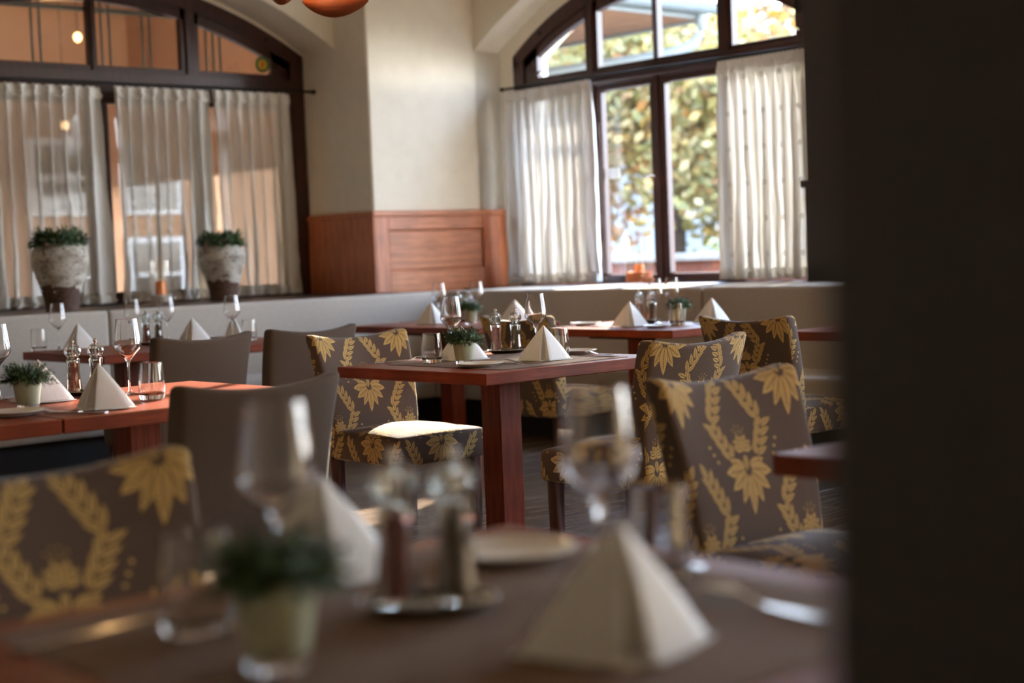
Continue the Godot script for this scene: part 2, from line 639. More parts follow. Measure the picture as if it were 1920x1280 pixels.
func arcbar(o: Dictionary, a: float, b: float, drop: float, t: float, z0: float, z1: float, n := 24) -> ArrayMesh:
	# a bar that follows the arch: from drop below it, t high; o.c is 0 here
	var st := start()
	for i in n:
		var p := lerpf(a, b, float(i) / n)
		var q := lerpf(a, b, float(i + 1) / n)
		var yp := arc_y(o, p) - drop
		var yq := arc_y(o, q) - drop
		st.set_smooth_group(1)
		quad(st, Vector3(p, yp, z0), Vector3(q, yq, z0), Vector3(q, yq, z1), Vector3(p, yp, z1), Vector3.UP)
		quad(st, Vector3(p, yp - t, z0), Vector3(q, yq - t, z0), Vector3(q, yq - t, z1), Vector3(p, yp - t, z1), Vector3.DOWN)
		st.set_smooth_group(-1)
		quad(st, Vector3(p, yp, z1), Vector3(q, yq, z1), Vector3(q, yq - t, z1), Vector3(p, yp - t, z1), Vector3.BACK)
		quad(st, Vector3(p, yp, z0), Vector3(q, yq, z0), Vector3(q, yq - t, z0), Vector3(p, yp - t, z0), Vector3.FORWARD)
	for e in [[a, Vector3.LEFT], [b, Vector3.RIGHT]]:
		var y := arc_y(o, e[0]) - drop
		quad(st, Vector3(e[0], y, z0), Vector3(e[0], y, z1), Vector3(e[0], y - t, z1), Vector3(e[0], y - t, z0), e[1])
	return done(st)

func arc_pane(o: Dictionary, a: float, b: float, y0: float, drop: float, z: float) -> ArrayMesh:
	var st := start()
	st.set_smooth_group(-1)
	var n := 14
	for i in n:
		var p := lerpf(a, b, float(i) / n)
		var q := lerpf(a, b, float(i + 1) / n)
		quad(st, Vector3(p, y0, z), Vector3(q, y0, z), Vector3(q, arc_y(o, q) - drop, z), Vector3(p, arc_y(o, p) - drop, z), Vector3.BACK)
	return done(st)

func window(called: String, at: Vector3, b: Basis, w: Dictionary, detailed := true) -> Node3D:
	var o := {"c": 0.0, "hw": w.hw, "yc": w.yc, "R": w.R, "sill": w.sill}
	var root := structure_node(called, at, b)
	var F: Material = M.frame_wood
	var hw: float = w.hw
	var t := 0.12
	part(root, "frame_arch", arcbar(o, -hw, hw, 0.0, t, -0.09, 0.0, 40), F)
	var side := arc_y(o, hw) - 0.03
	box_at(root, "frame_stile", Vector3(-hw, w.sill, -0.09), Vector3(-hw + t, side, 0.0), F)
	box_at(root, "frame_stile", Vector3(hw - t, w.sill, -0.09), Vector3(hw, side, 0.0), F)
	box_at(root, "bottom_rail", Vector3(-hw + t, w.sill, -0.09), Vector3(hw - t, w.lb - 0.05, -0.004), F)
	box_at(root, "transom", Vector3(-hw + t, w.lt + 0.05, -0.09), Vector3(hw - t, w.ub - 0.035, 0.0), F)
	box_at(root, "transom_moulding", Vector3(-hw + t, w.lt + 0.062, 0.0), Vector3(hw - t, w.lt + 0.082, 0.018), F, 0.006)
	var U: Array = w.upper
	var L: Array = w.lower
	for k in 4:
		var a: float = U[k][0]
		var c: float = U[k][1]
		var wl: float = 0.014 if k == 2 else (hw - t + a if k == 0 else 0.038)
		var wr: float = 0.014 if k == 1 else (hw - t - c if k == 3 else 0.038)
		# upper light: sash and pane
		part(root, "upper_pane", arc_pane(o, a - 0.01, c + 0.01, w.ub - 0.01, t + 0.065, -0.055), M.pane)
		var sash := part(root, "upper_sash", arcbar(o, a - wl, c + wr, t - 0.02, 0.10, -0.075, -0.018, 16), F)
		for q in [[a - wl, a], [c, c + wr]]:
			var low: float = minf(arc_y(o, q[0]), arc_y(o, q[1])) - (t - 0.02) - w.ub + 0.04
			part(sash, "sash_stile", arcbar(o, q[0], q[1], t - 0.02, low, -0.075, -0.018, 4), F)
			if q[1] - q[0] > 0.05:
				box_at(sash, "sash_block", Vector3(q[0], w.ub - 0.05, -0.075), Vector3(q[1], w.ub + 0.03, -0.018), F)
		box_at(sash, "sash_rail", Vector3(a, w.ub - 0.04, -0.075), Vector3(c, w.ub, -0.018), F)
		# lower casement
		a = L[k][0]
		c = L[k][1]
		box_at(root, "lower_pane", Vector3(a - 0.01, w.lb - 0.01, -0.057), Vector3(c + 0.01, w.lt + 0.01, -0.053), M.pane, 0.0005)
		var cas := box_at(root, "casement_rail", Vector3(a - 0.05, w.lt, -0.08), Vector3(c + 0.05, w.lt + 0.055, -0.014), F, 0.008)
		var mid := cas.position
		for q in [[Vector3(a - 0.05, w.lb - 0.055, -0.08), Vector3(c + 0.05, w.lb, -0.014)], [Vector3(a - 0.055, w.lb, -0.08), Vector3(a, w.lt, -0.012)], [Vector3(c, w.lb, -0.08), Vector3(c + 0.055, w.lt, -0.012)]]:
			box_at(cas, "casement_bar", q[0] - mid, q[1] - mid, F, 0.008)
	for k in 3:
		var a2: float = U[k][1] + (0.038 if k != 1 else 0.014)
		var c2: float = U[k + 1][0] - (0.038 if k != 1 else 0.014)
		var m2 := (a2 + c2) * 0.5
		box_at(root, "upper_mullion", Vector3(a2, w.ub - 0.04, -0.09), Vector3(c2, arc_y(o, m2) - t + 0.02, 0.0), F)
		a2 = L[k][1] + 0.055
		c2 = L[k + 1][0] - 0.055
		box_at(root, "lower_mullion", Vector3(a2, w.sill, -0.09), Vector3(c2, w.lt + 0.06, 0.002), F)
	if detailed:
		# turn handle on the meeting stiles and hinges at the left casement
		part(root, "handle", tube([Vector3(-0.03, 1.71, -0.012), Vector3(-0.03, 1.71, 0.035), Vector3(-0.06, 1.705, 0.045), Vector3(-0.13, 1.70, 0.045)], [0.009, 0.009, 0.009, 0.007]), M.steel)
		for y in [1.25, 2.15]:
			box_at(root, "hinge", Vector3(L[1][0] - 0.068, y, -0.01), Vector3(L[1][0] - 0.050, y + 0.09, 0.010), M.iron)
		for x in [-hw + 0.33, hw - 0.33]:
			part(root, "bolt_cap", lathe([Vector2(0, -0.012), Vector2(0.016, -0.012), Vector2(0.016, 0.006), Vector2(0.0, 0.014)], 12), M.iron, Vector3(x, arc_y(o, x) - 0.06, 0.0), Basis(Vector3.RIGHT, PI / 2))
	return root

func room():
	var H := 3.75
	# floor of boards running along the window wall on the left
	var fl := structure_node("floor")
	box_at(fl, "subfloor", Vector3(-2.6, -0.20, -9.9), Vector3(8.1, -0.022, 2.6), M.floor_base)
	var rows := 62
	var wdt := 12.4 / rows
	var r2 := RandomNumberGenerator.new()
	r2.seed = 3
	for i in rows:
		var z := -9.85 + wdt * (i + 0.5)
		var x := -2.6 - r2.randf() * 2.2
		while x < 8.05:
			var x0 := maxf(x, -2.6)
			var x1 := minf(x + 2.7, 8.05)
			if x1 - x0 > 0.05:
				if x1 - x0 > 2.6: x1 = x0 + 2.7
				var ln := snappedf(x1 - x0, 0.45) if x1 - x0 < 2.6 else 2.7
				if ln > 0.1:
					part(fl, "plank", bbox(Vector3(ln - 0.003, 0.022, wdt - 0.003), 0.0018), M["plank%d" % r2.randi_range(0, 3)], Vector3(x0 + ln * 0.5, -0.011 + r2.randf() * 0.0006, z))
			x += 2.7
	# walls
	var Wi1 := {"c": 5.185, "hw": 1.80, "sill": 0.90, "yc": 0.065, "R": 3.283}
	var Wo1 := {"c": 5.185, "hw": 1.785, "sill": 0.90, "yc": -0.12, "R": 3.428}
	var lf := func(s: float, y: float, d: float) -> Vector3: return Vector3(s, y, -9.82 - d)
	var lf2 := func(s: float, y: float, d: float) -> Vector3: return Vector3(s, y, -10.25 - d)
	structure("wall_left", arch_wall(lf, -2.8, 7.10, H, 0.43, [Wi1]), M.plaster)
	structure("wall_left_outer", arch_wall(lf2, -2.8, 7.10, H, 0.40, [Wo1]), M.plaster)
	var ri := []
	var ro := []
	for c in [-7.70, -3.70, 0.30]:  # the last opening is for the added, unseen window
		ri.append({"c": c - 0.065, "hw": 1.635, "sill": 0.90, "yc": 0.513, "R": 2.818})
		ro.append({"c": c, "hw": 1.54, "sill": 0.90, "yc": 0.632, "R": 2.622})
	var rf := func(s: float, y: float, d: float) -> Vector3: return Vector3(8.03 + d, y, s)
	var rf2 := func(s: float, y: float, d: float) -> Vector3: return Vector3(8.30 + d, y, s)
	structure("wall_right", arch_wall(rf, -9.42, 2.8, H, 0.27, ri), M.plaster)
	structure("wall_right_outer", arch_wall(rf2, -9.42, 2.8, H, 0.38, ro), M.plaster)
	structure("wall_corner", bbox(Vector3(1.75, H, 1.30), 0.012), M.plaster, Vector3(6.97 + 0.875, H * 0.5, -9.40 - 0.65))
	structure("wall_near", bbox(Vector3(11.4, H, 0.25), 0.005), M.near_paint, Vector3(2.9, H * 0.5, 2.72))
	structure("wall_side", bbox(Vector3(0.25, H, 13.2), 0.005), M.near_paint, Vector3(-2.72, H * 0.5, -3.7))
	structure("ceiling", bbox(Vector3(11.8, 0.25, 13.8), 0.005), M.ceiling_paint, Vector3(2.98, H + 0.125, -3.85))
	# post close to the camera on the right
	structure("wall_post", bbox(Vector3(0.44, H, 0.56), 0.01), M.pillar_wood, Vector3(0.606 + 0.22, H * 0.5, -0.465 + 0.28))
	# windows
	var w1 := {"hw": 1.785, "yc": -0.12, "R": 3.428, "sill": 0.90, "lb": 1.02, "lt": 2.38, "ub": 2.655,
		"upper": [[-1.50, -0.865], [-0.712, -0.030], [0.030, 0.712], [0.865, 1.50]], "lower": [[-1.61, -0.92], [-0.78, -0.09], [0.09, 0.78], [0.92, 1.61]]}
	var w2 := {"hw": 1.54, "yc": 0.632, "R": 2.622, "sill": 0.90, "lb": 0.995, "lt": 2.38, "ub": 2.565,
		"upper": [[-1.27, -0.725], [-0.592, -0.024], [0.024, 0.592], [0.725, 1.27]], "lower": [[-1.365, -0.74], [-0.575, -0.075], [0.075, 0.575], [0.74, 1.365]]}
	var win1 := window("window_1", Vector3(5.185, 0, -10.25), Basis(), w1)
	var rb := Basis(Vector3.UP, -PI / 2)
	window("window_2", Vector3(8.30, 0, -7.70), rb, w2)
	window("window_3", Vector3(8.30, 0, -3.70), rb, w2, false)
	window("window_4", Vector3(8.30, 0, 0.30), rb, w2, false)  # unseen, added to light the foreground and streak the glasses
	# grey glazing bars behind the upper panes of the left window
	for x in [-1.16, -1.10, -0.43, -0.37, 0.10, 0.165, 0.43, 0.49, 0.96, 1.02, 1.08]:
		var o := {"c": 0.0, "yc": -0.12, "R": 3.428}
		box_at(win1, "glazing_bar", Vector3(x - 0.008, 2.62, -0.085), Vector3(x + 0.008, arc_y(o, x) - 0.15, -0.070), M.lead, 0.003)
	box_at(win1, "glazing_bar", Vector3(-1.10, 3.04, -0.088), Vector3(0.73, 3.075, -0.072), M.lead, 0.003)
	# small white sensor on the left casement of the right window
	var win2 := get_node("window_2")
	box_at(win2, "sensor", Vector3(-0.56, 1.72, -0.052), Vector3(-0.44, 1.80, -0.046), M.white_paint, 0.002)
	# panelling round the corner pier: boards, rails and a recessed panel, with a cap
	var p := structure_node("trim_1")
	var z0 := -9.40
	var PW: Material = M.panel_wood
	var PV: Material = M.panel_wood_upright
	box_at(p, "backing_board", Vector3(6.962, 0.55, z0), Vector3(8.03, 1.50, z0 + 0.010), PW)
	box_at(p, "stile", Vector3(6.955, 0.55, z0 + 0.008), Vector3(7.085, 1.505, z0 + 0.034), PV)
	box_at(p, "stile", Vector3(8.03, 0.55, z0 + 0.008), Vector3(8.29, 1.505, z0 + 0.034), PV)
	box_at(p, "top_rail", Vector3(7.085, 1.40, z0 + 0.008), Vector3(8.03, 1.505, z0 + 0.032), PW)
	box_at(p, "bottom_rail", Vector3(7.085, 0.55, z0 + 0.008), Vector3(8.03, 1.085, z0 + 0.032), PW)
	box_at(p, "panel", Vector3(7.090, 1.09, z0 + 0.004), Vector3(8.025, 1.395, z0 + 0.020), PW, 0.008)
	box_at(p, "cap", Vector3(6.935, 1.503, z0 - 0.01), Vector3(8.29, 1.545, z0 + 0.052), PW, 0.006)
	box_at(p, "side_board", Vector3(6.940, 0.55, -10.24), Vector3(6.972, 1.505, z0 + 0.030), PV)
	box_at(p, "side_cap", Vector3(6.925, 1.503, -10.24), Vector3(6.985, 1.545, z0 + 0.050), PV, 0.006)
	var p2 := structure_node("trim_2")  # dark colour stands in for shade on these unlit piers
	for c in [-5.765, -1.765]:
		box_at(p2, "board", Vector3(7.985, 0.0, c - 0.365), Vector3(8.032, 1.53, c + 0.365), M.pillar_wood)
		box_at(p2, "shade_tone_board", Vector3(8.000, 1.53, c - 0.355), Vector3(8.032, 3.74, c + 0.355), M.pillar_wood)  # likely plaster here; its lack of light is put into the dark tone
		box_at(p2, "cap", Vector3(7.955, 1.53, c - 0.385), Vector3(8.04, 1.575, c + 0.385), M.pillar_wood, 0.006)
	# window boards behind the benches
	structure("trim_3", bbox(Vector3(9.72, 0.05, 1.39), 0.006), M.sill_wood, Vector3(2.12, 0.905, -9.555))
	structure("trim_4", bbox(Vector3(0.50, 0.05, 11.8), 0.006), M.sill_wood, Vector3(8.045, 0.902, -3.50))
	structure("trim_5", bbox(Vector3(0.60, 0.05, 11.8), 0.008), M.bench_fabric, Vector3(7.50, 0.905, -2.80))
	curtains()

# ------------------------------------------------------------------ curtains and rods
func curtain_mesh(width: float, y0: float, y1: float, pleats: int, amp: float, seed_: int, drawn: float) -> ArrayMesh:
	# hangs from y1 to y0, along +x, pinched into pleats at the top; drawn: how far the hem leans along x
	var n := FastNoiseLite.new()
	n.seed = seed_
	n.frequency = 1.0
	var st := start()
	st.set_smooth_group(0)
	var nu := pleats * 14
	var nv := 24
	var P := func(i: int, j: int) -> Vector3:
		var u := float(i) / nu
		var v := float(j) / nv
		var ph := TAU * pleats * u
		var k := 0.45 + 0.55 * smoothstep(0.0, 0.25, v)
		var wander := n.get_noise_2d(u * 7.0, v * 1.1) * 0.35
		var z := sin(ph + wander * 3.0 * v) * amp * k
		z += sin(ph * 0.37 + 1.3 + v * 0.8) * amp * 0.7 * v + n.get_noise_2d(u * 22.0, v * 1.6 + 40.0) * amp * 0.9 * v
		var x := u * width + cos(ph + 0.5) * amp * (0.5 + 0.45 * v) * k + drawn * v * v + n.get_noise_2d(u * 5.0 + 9.0, v * 2.0) * 0.02 * v
		var y := lerpf(y1, y0, v) + (0.004 * sin(ph * 2.0) if j == 0 else 0.0) + n.get_noise_2d(u * 9.0, 77.0) * 0.006 * v
		return Vector3(x, y, z)
	for i in nu:
		for j in nv:
			var a: Vector3 = P.call(i, j)
			var b: Vector3 = P.call(i + 1, j)
			var c: Vector3 = P.call(i + 1, j + 1)
			var d: Vector3 = P.call(i, j + 1)
			st.add_vertex(a); st.add_vertex(b); st.add_vertex(c)
			st.add_vertex(a); st.add_vertex(c); st.add_vertex(d)
	return done(st)

func hang(label: String, at: Vector3, b: Basis, width: float, y0: float, y1: float, pleats: int, amp: float, seed_: int, drawn: float):
	var t := thing("curtain", label, "curtain", at, 0.0, "sheer curtains")
	t.basis = b
	if label.contains("dots"):
		var ring := lathe([Vector2(0.010, -0.0008), Vector2(0.016, -0.0008), Vector2(0.016, 0.0008), Vector2(0.010, 0.0008), Vector2(0.010, -0.0008)], 14)
		for i in 5:
			for j in 6:
				part(t, "woven_dot", ring, M.woven_dot, Vector3(width * (0.14 + 0.19 * i), y1 - 0.13 - 0.24 * j, amp * 1.25), Basis(Vector3.RIGHT, PI / 2))
	part(t, "fabric", curtain_mesh(width, y0, y1, pleats, amp, seed_, drawn), M.sheer if at.x < 8.0 else M.sheer_dotted)
	part(t, "heading_tape", curtain_mesh(width, y1 - 0.085, y1, pleats, amp * 0.45, seed_, 0.0), M.sheer_fold, Vector3(0, 0, 0.012))
	part(t, "hem", curtain_mesh(width, y0, y0 + 0.075, pleats, amp * 0.9, seed_, 0.0), M.sheer_fold, Vector3(drawn * 0.95, 0, 0.014))

func curtains():
	var z := -10.10
	hang("sheer curtain at the left end of the left arched window", Vector3(4.02, 0, z), Basis(), 1.10, 0.945, 2.475, 11, 0.046, 1, 0.01)
	hang("sheer curtain right of the dark mullion behind the glass candle cylinder", Vector3(5.235, 0, z), Basis(), 0.76, 0.945, 2.485, 8, 0.044, 2, 0.0)
	hang("sheer curtain behind the right-hand stone urn", Vector3(6.04, 0, z), Basis(), 0.67, 0.945, 2.49, 7, 0.040, 3, 0.02)
	var rb := Basis(Vector3.UP, -PI / 2)
	var x := 8.20
	hang("bright sunlit sheer curtain at the left of the right window", Vector3(x, 0, -9.24), rb, 0.97, 0.945, 2.465, 10, 0.038, 4, 0.0)
	hang("sheer curtain with woven dots at the right of the right window", Vector3(x, 0, -7.01), rb, 0.80, 0.945, 2.445, 10, 0.040, 5, 0.0)
	for d in [["thin dark curtain rod across the left window", Vector3(3.42, 2.500, z), Vector3(6.955, 2.515, z)], ["thin dark curtain rod across the right window", Vector3(x, 2.495, -9.27), Vector3(x, 2.455, -6.12)]]:
		var t := thing("curtain_rod", d[0], "curtain rod", d[1])
		var v: Vector3 = d[2] - d[1]
		part(t, "rod", tube([Vector3.ZERO, v], [0.011]), M.iron)
		var fin := lathe([Vector2(0, -0.018), Vector2(0.018, -0.012), Vector2(0.020, 0.0), Vector2(0.018, 0.012), Vector2(0, 0.018)], 14)
		part(t, "finial", fin, M.iron, Vector3.ZERO)
		part(t, "finial", fin, M.iron, v)
		for k in [0.15, 0.85]:
			var off := Vector3(0, 0, -0.15) if absf(v.x) > 1.0 else Vector3(0.10, 0, 0)
			part(t, "bracket", tube([v * k, v * k + off], [0.008]), M.iron)

# ------------------------------------------------------------------ what is seen through the windows
func leaf_cloud(rr: RandomNumberGenerator, count: int, c: Vector3, rad: Vector3, size: float, palette: Array) -> MultiMesh:
	var st := start()
	st.set_smooth_group(0)
	var o := [Vector3(-0.5, 0, 0), Vector3(0, 0.06, 0.32), Vector3(0.5, 0, 0), Vector3(0, 0.06, -0.32), Vector3(0, 0, 0)]
	tri(st, o[0], o[1], o[4], Vector3.UP)
	tri(st, o[1], o[2], o[4], Vector3.UP)
	tri(st, o[2], o[3], o[4], Vector3.UP)
	tri(st, o[3], o[0], o[4], Vector3.UP)
	var mm := MultiMesh.new()
	mm.transform_format = MultiMesh.TRANSFORM_3D
	mm.use_colors = true
	mm.mesh = done(st)
	mm.instance_count = count
	var clumps := []
	for k in 34:
		var d := Vector3(rr.randf_range(-1, 1), rr.randf_range(-1, 1), rr.randf_range(-1, 1))
		if d.length() > 1.0: d = d.normalized() * rr.randf()
		clumps.append([d, rr.randf_range(0.22, 0.40), palette[rr.randi() % palette.size()]])
	for k in count:
		var q: Array = clumps[rr.randi() % clumps.size()]
		var d2: Vector3 = Vector3(rr.randfn(0, 0.5), rr.randfn(0, 0.45), rr.randfn(0, 0.5)) * q[1]
		var pos: Vector3 = c + (q[0] + d2) * rad
		var b := Basis.from_euler(Vector3(rr.randf() * TAU, rr.randf() * TAU, rr.randf() * TAU)).scaled(Vector3.ONE * size * rr.randf_range(0.6, 1.3))
		mm.set_instance_transform(k, Transform3D(b, pos))
		var col: Color = q[2] if rr.randf() < 0.6 else palette[rr.randi() % palette.size()]
		mm.set_instance_color(k, col * rr.randf_range(0.7, 1.15))
	return mm

func tree(label: String, at: Vector3, height: float, crown: Vector3, crown_y: float, count: int, size: float, seed_: int, palette: Array, trunk_r := 0.24):
	var rr := RandomNumberGenerator.new()
	rr.seed = seed_
	var t := thing("tree", label, "tree", at, 0.0, "autumn trees outside")
	var pts := []
	var rad := []
	for k in 7:
		pts.append(Vector3(sin(k * 1.3 + seed_) * 0.10 * k / 3.0, height * k / 6.0, cos(k * 1.7 + seed_) * 0.10 * k / 3.0))
		rad.append(trunk_r * (1.0 - 0.13 * k))
	part(t, "trunk", tube(pts, rad, 10), M.bark)
	for k in 11:
		var a := rr.randf() * TAU
		var p: Vector3 = pts[4 + k % 3]
		var q := Vector3(cos(a) * crown.x, crown_y + rr.randf_range(0.0, 0.8) * crown.y, sin(a) * crown.z) * Vector3(0.8, 1, 0.8)
		var mid := p.lerp(q, 0.5) + Vector3(0, 0.25, 0)
		part(t, "branch", tube([p, mid, q], [trunk_r * 0.3, trunk_r * 0.18, trunk_r * 0.06], 6), M.bark)
	var o := MultiMeshInstance3D.new()
	o.name = "foliage"
	o.multimesh = leaf_cloud(rr, count, Vector3(0, crown_y, 0), crown, size, palette)
	o.material_override = M.autumn_leaf
	o.set_meta("kind", "stuff")
	t.add_child(o, true)

func outside():
	var g := structure_node("floor_terrace")
	box_at(g, "paving", Vector3(8.7, -0.30, -60.0), Vector3(19.0, -0.05, 40.0), M.paving)
	box_at(g, "lawn", Vector3(19.0, -0.40, -90.0), Vector3(120.0, -0.06, 70.0), M.grass)
	# low wall at the edge of the terrace: brick below, pale capping stones above
	var pw := structure_node("wall_terrace")
	for k in 16:
		var za := -40.0 + k * 3.0
		box_at(pw, "coping_stone", Vector3(16.4, 1.00, za), Vector3(16.95, 1.10, za + 2.985), M.parapet, 0.01)
		box_at(pw, "brick_panel", Vector3(16.5, 0.72, za), Vector3(16.85, 1.00, za + 2.99), M.brick_red, 0.01)
		box_at(pw, "plinth", Vector3(16.45, -0.05, za), Vector3(16.90, 0.72, za + 2.995), M.parapet, 0.01)
	# roof of the wing on the left: boarded soffit, zinc gutter along its near edge, bent downpipe
	var rf := structure_node("roof_terrace")
	for k in 10:
		box_at(rf, "soffit_board", Vector3(8.69 + k * 0.28, 3.40, -24.0), Vector3(8.965 + k * 0.28, 3.43, -10.06), M.roof_soffit, 0.004)
	box_at(rf, "fascia", Vector3(11.49, 3.37, -24.0), Vector3(11.54, 3.62, -10.06), M.zinc, 0.005)
	box_at(rf, "side_fascia", Vector3(8.69, 3.40, -10.08), Vector3(11.54, 3.62, -10.05), M.zinc, 0.005)
	box_at(rf, "roof_deck", Vector3(8.69, 3.62, -24.0), Vector3(11.54, 3.74, -10.02), M.roof_tile, 0.01)
	var st := start()
	st.set_smooth_group(0)
	for k in 12:
		var a := PI + PI * k / 12.0
		var b := PI + PI * (k + 1) / 12.0
		for rr in [0.085, 0.080]:
			quad(st, Vector3(8.70, sin(a) * rr, cos(a) * rr), Vector3(8.70, sin(b) * rr, cos(b) * rr), Vector3(11.66, sin(b) * rr, cos(b) * rr), Vector3(11.66, sin(a) * rr, cos(a) * rr), Vector3(0, sin(a), cos(a)))
	part(rf, "gutter", done(st), M.zinc, Vector3(0, 3.525, -9.96))
	part(rf, "gutter_bead", tube([Vector3(8.70, 3.525, -9.875), Vector3(11.66, 3.525, -9.875)], [0.012], 8), M.zinc)
	part(rf, "downpipe", tube([Vector3(11.50, 3.47, -10.015), Vector3(11.50, 3.323, -10.028), Vector3(11.49, 3.244, -10.045), Vector3(11.43, 3.166, -10.06), Vector3(11.32, 3.10, -10.10), Vector3(11.22, 3.070, -10.23), Vector3(11.10, 3.045, -10.42), Vector3(10.6, 2.97, -11.2), Vector3(9.4, 2.8, -13.0)], [0.052], 12), M.zinc)
	# mountain side across the valley
	var mt := start()
	mt.set_smooth_group(0)
	var n := FastNoiseLite.new()
	n.seed = 4
	n.frequency = 0.004
	var P := func(i: int, j: int) -> Vector3:
		var z := -1500.0 + 60.0 * i
		var x := 420.0 + 60.0 * j
		var h := 105.0 * smoothstep(0.0, 6.0, float(j)) * (1.0 + 0.45 * n.get_noise_2d(z, x)) * (1.0 - 0.86 * smoothstep(-380.0, -200.0, z * 520.0 / x)) - 30.0
		return Vector3(x, h, z)
	for i in 40:
		for j in 8:
			quad(mt, P.call(i, j), P.call(i + 1, j), P.call(i + 1, j + 1), P.call(i, j + 1), Vector3(-1, 1, 0))
	structure("hill", done(mt), M.mountain)
	var gold := [Color(0.21, 0.135, 0.03), Color(0.24, 0.17, 0.055), Color(0.21, 0.095, 0.02), Color(0.12, 0.115, 0.032), Color(0.28, 0.22, 0.105), Color(0.15, 0.13, 0.038)]
	tree("large golden autumn tree filling the right window panes", Vector3(19.6, -0.1, -17.8), 3.6, Vector3(2.6, 2.2, 3.6), 3.55, 24000, 0.20, 2, gold)
	tree("autumn tree further off behind the left curtain of the right window", Vector3(24.5, -0.1, -25.5), 4.0, Vector3(2.6, 2.2, 3.0), 4.8, 9000, 0.24, 5, gold)
	tree("orange-leaved tree whose branches fill the top right window pane", Vector3(30.0, -0.1, -22.6), 5.2, Vector3(3.0, 2.2, 4.2), 6.6, 3600, 0.24, 8, [Color(0.19, 0.085, 0.02), Color(0.20, 0.135, 0.045), Color(0.13, 0.055, 0.018)], 0.2)
	for q in [[Vector3(17.6, 0.55, -14.8), 1], [Vector3(18.2, 0.55, -18.6), 2]]:
		var b := thing("shrub", ["", "small green shrub right of the tree trunk behind the terrace wall", "small green shrub left of the tree trunk behind the terrace wall"][q[1]], "shrub", q[0])
		var o := MultiMeshInstance3D.new()
		var rr := RandomNumberGenerator.new()
		rr.seed = 40 + q[1]
		o.name = "foliage"
		o.multimesh = leaf_cloud(rr, 500, Vector3(0, 0.25, 0), Vector3(0.45, 0.5, 0.8), 0.12, [Color(0.12, 0.20, 0.06), Color(0.18, 0.26, 0.09)])
		o.material_override = M.autumn_leaf
		o.set_meta("kind", "stuff")
		b.add_child(o, true)
		part(b, "stem", tube([Vector3(0, -0.62, 0), Vector3(0, 0.3, 0)], [0.05, 0.02]), M.bark)
	# the house across the yard behind the left window
	var y := structure_node("floor_yard")
	box_at(y, "paving", Vector3(-6.0, -0.3, -16.0), Vector3(8.7, -0.05, -10.66), M.paving)
	var hs := thing("house", "peach coloured house wall seen through the left arched window", "house", Vector3(3.0, -0.05, -16.0))
	box_at(hs, "wall", Vector3(-9.0, 0.0, -0.3), Vector3(12.0, 7.2, 0.0), M.facade)
	for k in 9:
		var x := -3.6 + k * 1.12
		for lvl in [0.75, 1.85]:
			var f := box_at(hs, "window", Vector3(x, lvl, 0.0), Vector3(x + 0.72, lvl + 0.85, 0.05), M.white_paint)
			var m := f.position
			for c in 2:
				for rr2 in 2:
					var lo := Vector3(x + 0.06 + c * 0.31, lvl + 0.06 + rr2 * 0.38, 0.045)
					box_at(f, "window_pane", lo - m, lo + Vector3(0.28, 0.34, 0.012) - m, M.facade_glass, 0.002)
	box_at(hs, "porch_ceiling", Vector3(-9.0, 4.30, 0.0), Vector3(5.7, 4.42, 5.33), M.facade)
	box_at(hs, "added_shading_wall", Vector3(-2.2, 0.0, 0.0), Vector3(-2.0, 4.30, 5.33), M.facade)  # unseen wall, added to keep daylight out of the porch
	box_at(hs, "porch_side_wall", Vector3(5.5, 2.2, 0.0), Vector3(5.7, 4.30, 5.33), M.facade)
	for k in 4:
		box_at(hs, "ceiling_beam", Vector3(-3.2 + k * 2.3, 4.14, 0.0), Vector3(-3.06 + k * 2.3, 4.30, 5.33), M.roof_soffit)
	box_at(hs, "eaves", Vector3(-9.0, 4.55, 0.0), Vector3(12.0, 4.70, 0.55), M.roof_soffit)
	for q in [Vector3(6.42, 3.29, -13.0), Vector3(6.253, 2.494, -13.0)]:
		var l := thing("porch_bulb", "small glowing bulb seen through the upper left pane" if q.y > 3.0 else "small glowing bulb seen through the left curtain", "bulb", q)
		part(l, "glowing_bulb", lathe([Vector2(0, -0.05), Vector2(0.03, -0.03), Vector2(0.038, 0.0), Vector2(0.028, 0.03), Vector2(0, 0.045)], 14), M.bulb)
		part(l, "cord", tube([Vector3(0, 0.04, 0), Vector3(0, 4.24 - q.y, 0)], [0.004], 6), M.iron)
		var om := OmniLight3D.new()
		om.name = "bulb_light"
		om.light_color = Color(1.0, 0.78, 0.5)
		om.light_energy = 0.5
		om.omni_range = 20.0
		om.omni_attenuation = 2.0
		om.light_size = 0.03
		om.shadow_enabled = true
		l.add_child(om)

# ------------------------------------------------------------------ benches along the walls
func bench_unit(label: String, at: Vector3, turn: float, ln: float):
	# local: sits facing +z, back at z = 0, runs along +x
	var t := thing("wall_bench", label, "bench", at, turn, "wall benches")
	part(t, "backrest", pad(Vector3(ln - 0.006, 0.52, 0.12), 0.022, Vector3i(8, 3, 1)), M.bench_fabric, Vector3(ln * 0.5, 0.67, -0.06))
	part(t, "seat", pad(Vector3(ln - 0.006, 0.24, 0.54), 0.03, Vector3i(8, 1, 3)), M.bench_fabric, Vector3(ln * 0.5, 0.34, 0.27))
	part(t, "plinth", bbox(Vector3(ln - 0.02, 0.225, 0.42), 0.003), M.iron, Vector3(ln * 0.5, 0.1125, 0.21))

